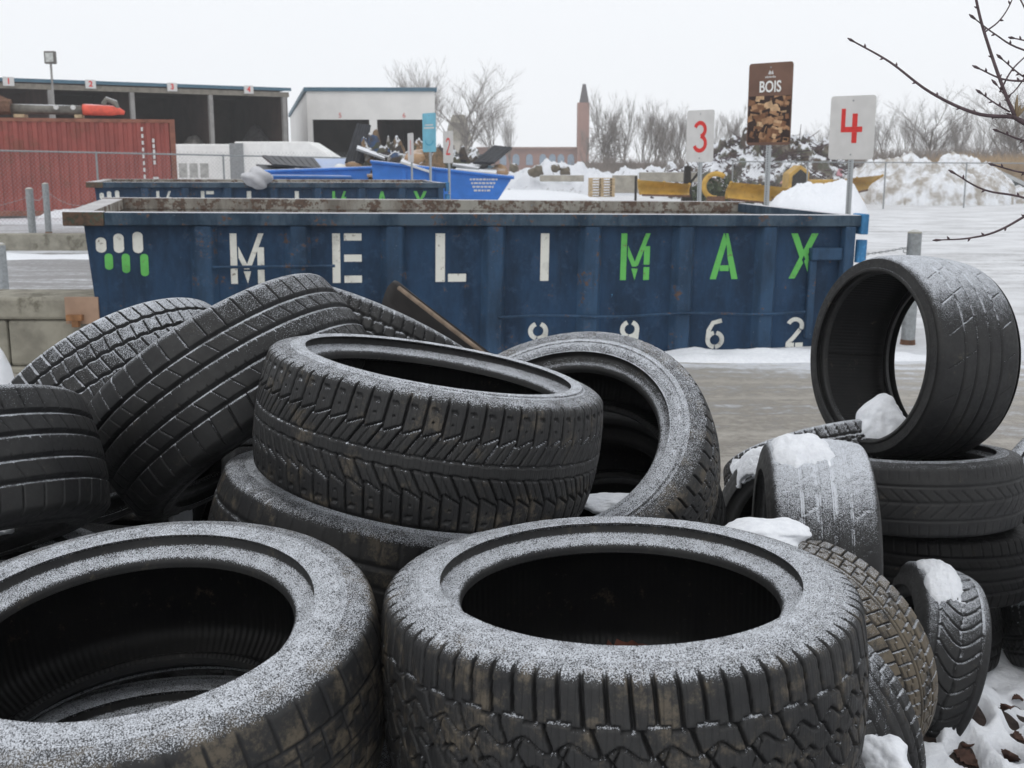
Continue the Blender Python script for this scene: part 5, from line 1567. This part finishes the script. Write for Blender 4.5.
# ================================================================== BRICK CHURCH / MILL IN THE DISTANCE
Yb2 = 190.0
def ax(px): return gx(px, Yb2, 5)
def az(py): return G(0, py, Yb2).z
root = empty('brick_church', (ax(580), Yb2, 0), label='distant long brick building with arched windows and a pointed tower', cat='church')
ox_ = ax(580)
M['brick_far'] = m_plain('far_brick', (.26, .145, .115), .9, 0, .12, .3)
mb = MB(); mb.box(ax(478) - ox_, ax(577) - ox_, 0, 14, 0, az(149)); nv = mb.build('nave', M['brick_far'], root)
mb = MB(); mb.box(ax(478) - ox_ - .3, ax(577) - ox_ + .02, -.6, 14.3, az(149) + .002, az(147)); mb.build('roof_parapet', m_plain('brown_coping', (.22, .13, .10), .9), root)
for i, px in enumerate((503, 516, 529.5, 543, 552.5, 561, 571)):
    w = .55; z0, z1 = az(165), az(158)
    mb = MB(); mb.prism([(ax(px) - ox_ - w, z0), (ax(px) - ox_ + w, z0)] + [(ax(px) - ox_ + w * math.cos(a), z1 + w * 1.2 * math.sin(a)) for a in np.linspace(0, math.pi, 8)], -.12, .0); mb.build('window', m_plain('arched_glass%d' % i, (.20, .26, .33), .3), root)
mb = MB(); mb.box(ax(577) - ox_, ax(588.5) - ox_, -1.5, 1.2, 0, az(103)); mb.build('tower', M['brick_far'], root)
a_, b_, zt0, zt1 = ax(579) - ox_, ax(588) - ox_, az(103), az(84)
mb = MB(); c_ = (a_ + b_) / 2; e_ = (b_ - a_) / 2
mb.add([(c_ - e_, -1.4, zt0), (c_ + e_, -1.4, zt0), (c_ + e_, 1.1, zt0), (c_ - e_, 1.1, zt0), (c_ - .25, -.3, zt1), (c_ + .25, -.3, zt1), (c_ + .25, .1, zt1), (c_ - .25, .1, zt1)],
       [(0, 1, 5, 4), (1, 2, 6, 5), (2, 3, 7, 6), (3, 0, 4, 7), (4, 5, 6, 7)]); mb.build('spire', m_plain('dark_slate', (.07, .06, .065), .8), root)
mb = MB(); mb.box(ax(588.5) - ox_ + .01, ax(652) - ox_, 0, 10, 0, az(163)); mb.build('low_wing', M['brick_far'], root)
root = empty('mansard_tower', (ax(460), Yb2 - 6, 0), label='pale stone tower with a brown mansard roof left of the brick building', cat='tower')
ox2 = ax(460)
mb = MB(); mb.box(ax(449) - ox2, ax(471) - ox2, 0, 4, 0, az(141)); mb.build('wall', m_plain('pale_stone', (.38, .35, .30), .9), root)
mb = MB(); w0, w1 = (ax(473) - ax(447)) / 2, (ax(465) - ax(451)) / 2; w2 = (ax(466.5) - ax(449.5)) / 2
zz = (az(141), az(124), az(116))
for wa, wb, z0, z1 in ((w0, w2, zz[0], zz[1]), (w2, w1 * .8, zz[1] + .01, zz[2])):
    mb.add([(-wa, -.3, z0), (wa, -.3, z0), (wa, 4.3, z0), (-wa, 4.3, z0), (-wb, .7, z1), (wb, .7, z1), (wb, 3.3, z1), (-wb, 3.3, z1)], [(0, 1, 5, 4), (1, 2, 6, 5), (2, 3, 7, 6), (3, 0, 4, 7), (4, 5, 6, 7), (3, 2, 1, 0)])
mb.build('mansard_roof', m_plain('lichen_slate', (.22, .20, .155), .9), root)
mb = MB()
for x_ in (-1.2, .6): mb.box(x_, x_ + .6, -.03, -.001, az(152), az(146))
mb.build('window', M['dark'], root)

# ================================================================== TREES
def grow(rnd, mbT, mbC, p, d, L, r, lev, maxlev, spread, upb, seg=4, crown_from=1, rmin=.0006):
    pts = [p.copy()]; rs_ = [r]
    q = p.copy(); dd = d.copy()
    for i in range(seg):
        dd = (dd + Vector((rnd.uniform(-1, 1), rnd.uniform(-1, 1), rnd.uniform(-.6, 1) * .6 + upb)) * .13).normalized()
        q = q + dd * (L / seg)
        pts.append(q.copy()); rs_.append(r * (1 - .55 * (i + 1) / seg))
    (mbT if lev < crown_from else mbC).tube(pts, rs_, 6 if lev == 0 else 3, False)
    if lev >= maxlev: return
    nb = (9, 6, 5, 5, 4)[min(lev, 4)]
    for k in range(nb):
        t_ = rnd.uniform(.3 if lev == 0 else .15, 1.0) if k else 1.0
        i = min(int(t_ * seg), seg - 1); fr = t_ * seg - i
        b = pts[i].lerp(pts[i + 1], fr)
        axis = Vector((rnd.uniform(-1, 1), rnd.uniform(-1, 1), rnd.uniform(-.2, .2))).normalized()
        dirn = (dd + axis * spread * rnd.uniform(.6, 1.1) + Vector((0, 0, upb * .5))).normalized()
        grow(rnd, mbT, mbC, b, dirn, L * rnd.uniform(.45, .68), max(rs_[i] * .55, rmin), lev + 1, maxlev, spread, upb, seg if lev < 2 else 3, crown_from, rmin)
def tree(seed, h, label, group, spread=.8, upb=.25, maxlev=4, r=.18, mat='bark_grey', name='bare_tree'):
    rnd = random.Random(seed)
    t1, t2 = MB(), MB()
    grow(rnd, t1, t2, Vector((0, 0, 0)), Vector((rnd.uniform(-.08, .08), 0, 1)), h * .55, r, 0, maxlev, spread, upb, rmin=.0006 * h)
    # scale to the wanted height
    zmax = max(v[2] for v in t2.v)
    s_ = h / zmax
    for mbx in (t1, t2): mbx.v = [(a * s_, b * s_, c * s_) for a, b, c in mbx.v]
    root = empty(name, (0, 0, 0), label=label, cat='tree', group=group)
    t1.build('trunk', M[mat], root, smooth=True); t2.build('crown', M[mat], root)
    return root
protos = [tree(100 + i, 1.0, 'x', 'x', sp, ub, 4 if i < 3 else 4, r_) for i, (sp, ub, r_) in enumerate(((.85, .2, .016), (.55, .35, .012), (.75, .25, .015), (.35, .45, .009), (.45, .4, .010)))]
# (left pixel, top py, ground distance, proto, width factor)
spots = [(437, 72, 100, 1, 1.5), (467, 76, 96, 0, 1.35), (496, 92, 104, 2, 1.1), (512, 112, 110, 1, 1.0), (420, 85, 110, 1, 1.2), (395, 82, 120, 1, 1.3),
         (603, 98, 98, 3, 1.4), (624, 103, 95, 3, 1.2), (641, 112, 100, 4, 1.2), (655, 105, 97, 3, 1.3), (668, 110, 103, 4, 1.3), (681, 116, 99, 3, 1.3), (612, 118, 112, 4, 1.4), (693, 112, 96, 4, 1.2),
         (648, 122, 88, 4, 1.2), (662, 118, 112, 3, 1.5), (675, 120, 92, 3, 1.3), (725, 112, 101, 4, 1.4), (738, 118, 97, 3, 1.4), (748, 124, 105, 4, 1.3), (716, 120, 109, 3, 1.2),
         (810, 132, 100, 3, 1.5), (824, 128, 106, 4, 1.5), (799, 138, 112, 4, 1.5), (786, 140, 104, 3, 1.5), (840, 120, 103, 4, 1.3),
         (886, 104, 92, 2, 1.2), (903, 116, 96, 4, 1.3), (928, 94, 84, 0, 1.25), (948, 118, 95, 1, 1.3), (914, 120, 99, 3, 1.3), (962, 124, 97, 2, 1.2), (976, 120, 90, 1, 1.35), (990, 124, 96, 2, 1.3),
         (1012, 84, 80, 0, 1.4), (1030, 96, 86, 2, 1.4), (1046, 80, 82, 0, 1.4), (872, 122, 104, 4, 1.3), (1000, 112, 92, 4, 1.5), (935, 130, 108, 3, 1.5), (958, 112, 105, 3, 1.3), (585, 128, 118, 4, 1.4)]
special = {0: 'tall bare tree rising directly right of the pale garage', 1: 'broad bare tree behind the mansard tower', 2: 'bare tree leaning between the mansard tower and the pointed spire',
           6: 'slim bare tree standing just right of the pointed spire', 28: 'large spreading bare tree right of sign 4, tallest of its clump', 26: 'many stemmed bare tree immediately right of sign 4',
           34: 'bare tree half cropped by the right edge behind the near twigs', 32: 'bushy dark tree left of the tree cropped by the right edge'}
first = set()
M['bark_far'] = m_plain('far_bark', (.20, .18, .165), .95, 0, .2, 1)
for i, (px, py, Y, k, wf) in enumerate(spots):
    src = protos[k]
    c = copy_tree(src)
    h = G(px, py, Y).z
    if h < 1.5: h = 1.5
    c.location = (gx(px, Y, 1), Y, -.2)
    h *= 1.2
    wf *= .92
    c.scale = (h * wf, h * wf, h)
    c.rotation_euler = (0, 0, i * 2.1)
    c['label'] = special.get(i, 'thin grey bare tree in the far tree line behind the yard')
    c['group'] = 'bare trees of the far tree line'
for p_ in protos:
    for ch in list(p_.children): bpy.data.objects.remove(ch)
    bpy.data.objects.remove(p_)
# round dark bush tree near the spire
rt = tree(300, G(606, 138, 100).z, 'small bare tree with a dense round dark crown near the pointed spire', None, .8, .1, 3, .12)
rt.location = (gx(607, 100, 1), 100, 0)
mb = MB(); rs = random.Random(8); hh = G(606, 138, 100).z
for i in range(260):
    p = Vector((rs.gauss(0, .75), rs.gauss(0, .7), hh * .82 + rs.gauss(0, .9)))
    d = Vector((rs.gauss(0, 1), rs.gauss(0, 1), rs.gauss(0, 1))).normalized() * .45
    mb.tube([p - d, p + d], .02, 3, False)
mb.build('dense_twigs', M['bark_grey'], rt)
# brush thickets: masses of thin stems
def thicket(label, pxa, pxb, pyt, Y, n, mat, seed, dy=6, h0=.5):
    rs = random.Random(seed); mb = MB()
    a, b = gx(pxa, Y, 1), gx(pxb, Y, 1); h = G(0, pyt, Y).z
    for i in range(n):
        x = rs.uniform(a, b); y = Y + rs.uniform(0, dy); hh = h * rs.uniform(h0, 1.05)
        l = rs.uniform(-.12, .12) * hh
        p0 = Vector((x, y, 0)); p1 = Vector((x + l, y, hh * .55)); p2 = Vector((x + l * 2.4, y + rs.uniform(-.2, .2), hh))
        mb.tube([p0, p1, p2], [.035, .022, .008], 3, False)
        for k in range(3):
            t_ = rs.uniform(.3, .9); q = p0.lerp(p2, t_)
            mb.tube([q, q + Vector((rs.uniform(-.5, .5), rs.uniform(-.2, .2), rs.uniform(.3, .9)))], [.014, .005], 3, False)
    return tag(mb.build('brush_thicket', M[mat], None), label, 'thicket', kind='stuff')
M['brush'] = m_plain('brush_stems', (.24, .21, .19), .95, 0, .25, .5)
M['reed'] = m_plain('dry_reeds', (.42, .31, .20), .95, 0, .2, .6)
thicket('grey brown brush along the foot of the right hand trees', 820, 1120, 149, 76, 3800, 'brush', 1, 10)
thicket('brush along the foot of the trees behind signs 3 and BOIS', 590, 830, 160, 84, 2200, 'brush', 2, 10)
thicket('pale dry reeds beside the hut at the right edge', 948, 1100, 163, 62, 4200, 'reed', 3, 4, .7)
thicket('dry reddish scrub below the brick wing', 560, 700, 170, 80, 1200, 'brush', 4, 6)

# ================================================================== NEAR TREE AT THE RIGHT
rt = empty('near_bare_tree', W(1330, 700, 2.6), label='leafless tree reaching in from the right edge with dark budded twigs', cat='tree')
o0 = rt.location
TW = 2.5
def wpt(px, py, d=0.0): return W(px, py, TW + d) - o0
mb = MB()
gz = Vector((wpt(1330, 700).x + .02, wpt(1330, 700).y, -o0.z))
mb.tube([gz, wpt(1325, 500), wpt(1300, 300), wpt(1290, 100), wpt(1300, -300)], [.075, .065, .05, .035, .012], 14); mb.build('trunk', M['bark'], rt, smooth=True)
def twig(pts, r0, r1, buds=5, seed=0, d=0.0, name='branch'):
    rs = random.Random(seed)
    P_ = catmull([list(wpt(a, b, d + c)) for a, b, c in pts], 6)
    n = len(P_)
    mb = MB()
    rr = [(r0 + (r1 - r0) * i / (n - 1)) * .78 for i in range(n)]
    mb.tube([Vector(p) for p in P_], rr, 8)
    for i in range(buds):
        k = int((n - 2) * (1 - (i + .2) / (buds + .5))) + 0
        p = Vector(P_[k]); t_ = (Vector(P_[min(k + 1, n - 1)]) - p).normalized()
        s_ = t_.cross(Vector((0, 1, 0))).normalized() * (1 if i % 2 else -1)
        e = p + (t_ * .7 + s_).normalized() * .009
        mb.tube([p, p.lerp(e, .5), e], [.0022, .0024, .0006], 6)
    e = Vector(P_[-1]); t_ = (e - Vector(P_[-2])).normalized()
    mb.tube([e - t_ * .004, e + t_ * .006, e + t_ * .014], [.002, .0034, .001], 6)
    mb.build(name, M['bark'], rt, smooth=True)
twig([(1296, 250, 0), (1150, 190, 0), (1060, 142, 0), (1012, 116, 0)], .020, .0062, 2, 1)
twig([(1013, 117, 0), (975, 113, 0), (930, 92, .02), (890, 62, .03), (853, 41, .04)], .0056, .0022, 8, 2)
twig([(1016, 119, 0), (1004, 90, 0), (990, 50, 0), (978, 8, -.01), (966, -60, -.02)], .0056, .0034, 6, 3)
twig([(1080, 80, .05), (1030, 81, 0), (1003, 79, 0), (978, 68, 0)], .0036, .0020, 4, 4)
twig([(1100, 70, .05), (1024, 50, .03), (995, 34, .01), (974, 18, 0)], .0032, .0018, 4, 5)
twig([(1060, 98, .05), (1024, 77, .02), (1001, 58, 0)], .0030, .0018, 3, 6)
twig([(1010, 112, 0), (995, 103, 0), (981, 93, 0)], .0028, .0018, 3, 7)
twig([(1100, 50, .05), (1040, 43, .03), (1013, 38, 0)], .0028, .0018, 2, 8)
twig([(1090, -40, .05), (1040, 20, .03), (1018, -4, 0)], .0028, .0020, 3, 9)
twig([(1090, 150, .05), (1030, 142, .02), (998, 131, 0)], .0040, .0020, 3, 10)
twig([(1120, 260, .1), (1040, 204, .02), (985, 190, 0), (954, 173, 0)], .0040, .0020, 4, 11)
twig([(1120, 210, .1), (1050, 176, .02), (1020, 172, .01), (994, 165, 0)], .0038, .0020, 3, 12)
twig([(1060, 20, .05), (1035, 62, .02), (1010, 95, .0), (996, 84, 0)], .0026, .0012, 4, 21)
twig([(1000, 92, 0), (1012, 70, .01), (1030, 52, .02), (1050, 30, .03)], .0026, .0014, 3, 22)
twig([(985, 32, 0), (1000, 20, 0), (1012, 0, .01), (1020, -30, .02)], .0024, .0014, 3, 23)
twig([(1150, 150, .05), (1045, 205, 0), (1000, 230, 0), (970, 238, 0), (939, 240, 0)], .0048, .0018, 6, 13)
mb = MB()
rs = random.Random(5)
for k in range(5):
    a = wpt(1016, 118); e = wpt(1016 + rs.uniform(-8, 12), 96 + rs.uniform(-6, 14), rs.uniform(-.01, .01))
    mb.tube([a, a.lerp(e, .6), e], [.003, .004, .001], 5)
mb.build('bud_cluster', m_plain('tan_buds', (.25, .19, .12), .8), rt)

# ================================================================== BENT RUBBER MAT BEHIND THE PILE
root = empty('bent_rubber_mat', W(430, 330, 3.1), label='bent brown edged rubber mat poking up behind the brick patterned tyre', cat='rubber mat')
o0 = root.location
a0, a1, b0, b1_ = W(399, 289, 3.15) - o0, W(490, 358, 2.98) - o0, W(381, 306, 3.40) - o0, W(470, 400, 3.2) - o0
n = 10; vs = []
for i in range(n + 1):
    t_ = i / n
    for k in range(6):
        s_ = k / 5
        p = a0.lerp(a1, t_).lerp(b0.lerp(b1_, t_), s_) + Vector((0, 0, .04 * math.sin(math.pi * s_)))
        vs.append(p)
fs = [(i * 6 + k, i * 6 + k + 1, (i + 1) * 6 + k + 1, (i + 1) * 6 + k) for i in range(n) for k in range(5)]
mb = MB(); mb.add(vs, fs); o = mb.build('sheet', m_plain('worn_rubber', (.014, .011, .010), .7, 0, .3, 20), root, smooth=True)
so = o.modifiers.new('body', 'SOLIDIFY'); so.thickness = .012
mb = MB(); mb.tube([a0 + Vector((.0, -.006, .004)), a0.lerp(a1, .5) + Vector((0, -.006, .002)), a1 + Vector((0, -.006, 0))], .0065, 8); mb.build('brown_edge', m_plain('brown_edge', (.19, .14, .10), .6, 0, .3, 30), root)

# ================================================================== SNOW AND LEAVES AT THE RIGHT FOOT OF THE PILE
def snow_ground():
    N_ = Noise(91)
    x0, x1, y0, y1 = .62, 2.6, 2.15, 4.2
    nx, ny = 230, 240
    X, Y = np.meshgrid(np.linspace(x0, x1, nx), np.linspace(y0, y1, ny))
    q = G(935, 690, 2.95)
    mnd = .20 * np.exp(-((X - q.x + .02) ** 2 + (Y - 3.02) ** 2) / (2 * .15 ** 2))
    base = .012 + mnd
    Z = mnd + .065 + .07 * (N_.fbm(X * 3.0 + 5, Y * 3.0 + 5, 3) - .45) + .035 * (N_(X * 11 + 3, Y * 11 + 7) - .5) + .012 * (N_(X * 30, Y * 30) - .5)
    rs = random.Random(12)
    holes = []
    for px, py, r in HOLES:
        t_ = ground_Y(py)
        p = G(px, py, (H - .05) / -slope(py))
        holes.append((p.x, p.y, r))
        d = np.sqrt(((X - p.x)) ** 2 + ((Y - p.y) / 1.25) ** 2) + .012 * (N_(X * 25 + 9, Y * 25 + 2) - .5)
        mk = (1 - np.clip((d - r * .55) / (r * .5), 0, 1)) ** 1.2
        Z = Z * (1 - mk) + (base - .02) * mk
    E = np.minimum(np.minimum(X - x0, x1 - X), np.minimum(Y - y0, y1 - Y))
    Z -= np.clip(.12 - E, 0, 1) * 1.2
    o = grid_mesh('ground_snow', np.stack([X, Y, Z], -1), m_snow('clumped_snow', 0, 45))
    tag(o, 'clumpy melting snow on the ground at the lower right, pitted with holes', 'snow', kind='stuff')
    return holes
HOLES = [(1017, 702, .035), (1004, 727, .050), (970, 736, .055), (1018, 745, .045), (967, 758, .025), (966, 768, .055), (925, 735, .055), (922, 752, .05), (1008, 764, .05), (945, 700, .016), (990, 690, .012), (1020, 640, .05), (985, 775, .03), (1035, 720, .05)]
HL = snow_ground()
M['soil'] = m_plain('wet_leaf_litter', (.035, .024, .02), .9, 0, .5, 30, bump=.01)
xs = np.linspace(.5, 2.8, 90); ys = np.linspace(1.0, 4.4, 120)
XX, YY = np.meshgrid(xs, ys)
tag(grid_mesh('leaf_litter', np.stack([XX, YY, .002 + .03 * Noise(3).fbm(XX * 14, YY * 14) + .20 * np.exp(-((XX - G(935, 690, 2.95).x + .02) ** 2 + (YY - 3.02) ** 2) / (2 * .15 ** 2))], -1), M['soil']), 'dark wet litter showing through the snow holes', 'leaf litter', kind='stuff')
M['leaf'] = m_plain('dead_leaf', (.07, .036, .026), .75, 0, .35, 40)
def leaf_mesh(mb, size, seed):
    rs = random.Random(seed)
    n = 12; vs = []; 
    for i in range(n + 1):
        t_ = i / n; w = math.sin(math.pi * t_ ** .8) * .38 * (1 + .25 * math.sin(i * 2.6 + seed))
        x = (t_ - .5)
        cz = .25 * math.sin(3 * t_ + seed)
        for k in (-1, -.5, 0, .5, 1): vs.append((x * size, k * w * size, (cz + .22 * k * k + .03 * rs.random()) * size))
    fs = [(i * 5 + k, i * 5 + k + 1, (i + 1) * 5 + k + 1, (i + 1) * 5 + k) for i in range(n) for k in range(4)]
    mb.add(vs, fs); return mb
for i, (x, y, r) in enumerate(HL[:10]):
    o = leaf_mesh(MB(), .036 + .012 * (i % 3), i).build('dead_leaf', M['leaf'], None, smooth=True)
    o.location = (x + .01, y + .02, .025 + .20 * math.exp(-((x - G(935, 690, 2.95).x + .02) ** 2 + (y - 3.02) ** 2) / (2 * .15 ** 2))); o.rotation_euler = (.3 * math.sin(i), .25, i * 1.7)
    s2 = o.modifiers.new('body', 'SOLIDIFY'); s2.thickness = .0015
    tag(o, 'curled brown dead leaf lying in a melted snow hole at lower right', 'leaf', group='dead leaves in the snow holes')
# leaf and ice inside the front tyre
A = T['A']
p = W(640, 625, 1.75)
o = leaf_mesh(MB(), .085, 4).build('dead_leaf', m_plain('russet_leaf', (.10, .035, .022), .8, 0, .3, 40), None, smooth=True)
zin = (A.c - A.n * (.475 * A.W - .02)).z
pp = A.c + A.x * (A.r0 + .035) * .15 + A.n * (-.43 * A.W)
o.location = A.surf_point(A.theta_of((.10, 1, 0)), -.40 * A.W, A.r0 + .045); o.rotation_euler = (.5, .1, .2)
tag(o, 'russet dead leaf inside the front centre tyre', 'leaf')
mb = MB(); pts = []
for k in range(40):
    a = A.theta_of((0, 1, 0)) + math.radians(-75 + 150 * k / 39)
    pts.append((A.surf_point(a, -.425 * A.W, A.r0 + .006), A.surf_point(a, -.40 * A.W, A.r0 + .075)))
mb.add([p for pr in pts for p in pr], [(2 * i, 2 * i + 1, 2 * i + 3, 2 * i + 2) for i in range(39)])
tag(mb.build('ice_sheet', m_plain('dull_ice', (.16, .17, .18), .25, 0, .3, 20), None, smooth=True), 'thin dull ice lying on the lower bead inside the front centre tyre', 'ice', kind='stuff')

def snow_lump(label, px, py, D, rx, ry, rz_, seed, at=None):
    N_ = Noise(seed)
    c = at if at is not None else W(px, py, D)
    a = np.linspace(0, 2 * np.pi, 120, endpoint=False); b = np.linspace(0.01, np.pi - .01, 64)
    B, A2 = np.meshgrid(b, a, indexing='ij')
    dx, dy, dz = np.sin(B) * np.cos(A2), np.sin(B) * np.sin(A2), np.cos(B)
    r = .72 + .36 * N_(dx * 1.6 + dz + 10, dy * 1.6 + dz * 1.3 + 10) + .07 * N_(dx * 5 + 20, dy * 5 + dz * 5 + 20) + .02 * N_(dx * 13 + 40, dy * 13 + dz * 13 + 40)
    o = grid_mesh('snow_patch', np.stack([dx * r * rx, dy * r * ry, dz * r * rz_], -1), m_snow('lump_snow', 0, 60), None, True)
    o.location = c
    tag(o, label, 'snow', kind='stuff')
snow_lump('snow lump on the ground between the front centre tyre and the pitted snow', 884, 762, 2.0, .045, .08, .045, 1)
Mt = T['M']
snow_lump('rounded snow lump lying inside the upright see through tyre', 0, 0, 1, .085, .085, .10, 6, at=Mt.c + Mt.n * .06 - Vector((.02, 0, .232)))
snow_lump('snow wedge between the front centre tyre and the brown muddy one', 768, 534, 2.25, .09, .08, .032, 5)
snow_lump('sliver of snow deep in the gap right of the big leaning tyre', 181, 515, 2.55, .022, .05, .11, 2)
snow_lump('snow resting in the lower lip of the leaning tyre with the wide hole', 612, 503, 2.42, .075, .05, .022, 3)
snow_lump('patch of snow under the tyre at the left edge', 5, 524, 2.2, .04, .06, .02, 4)

# ================================================================== HAZE
def haze():
    mb = MB(); mb.box(-240, 240, -8, 270, -1.2, 27)
    m = bpy.data.materials.new('winter_haze'); m.use_nodes = True
    nt = m.node_tree; nt.nodes.clear()
    out = nt.nodes.new('ShaderNodeOutputMaterial'); v = nt.nodes.new('ShaderNodeVolumePrincipled')
    v.inputs['Color'].default_value = (1, 1, 1, 1)
    v.inputs['Density'].default_value = .0010
    nt.links.new(v.outputs[0], out.inputs['Volume'])
    o = mb.build('haze', m, None)
    tag(o, 'pale winter haze over the whole yard', 'haze', kind='stuff')
haze()

# ================================================================== RENDER SETTINGS
scene.cycles.use_denoising = True
try: scene.cycles.denoiser = 'OPENIMAGEDENOISE'
except Exception: pass
scene.cycles.max_bounces = 6
scene.cycles.diffuse_bounces = 3
scene.cycles.volume_bounces = 1
bpy.context.view_layer.update()
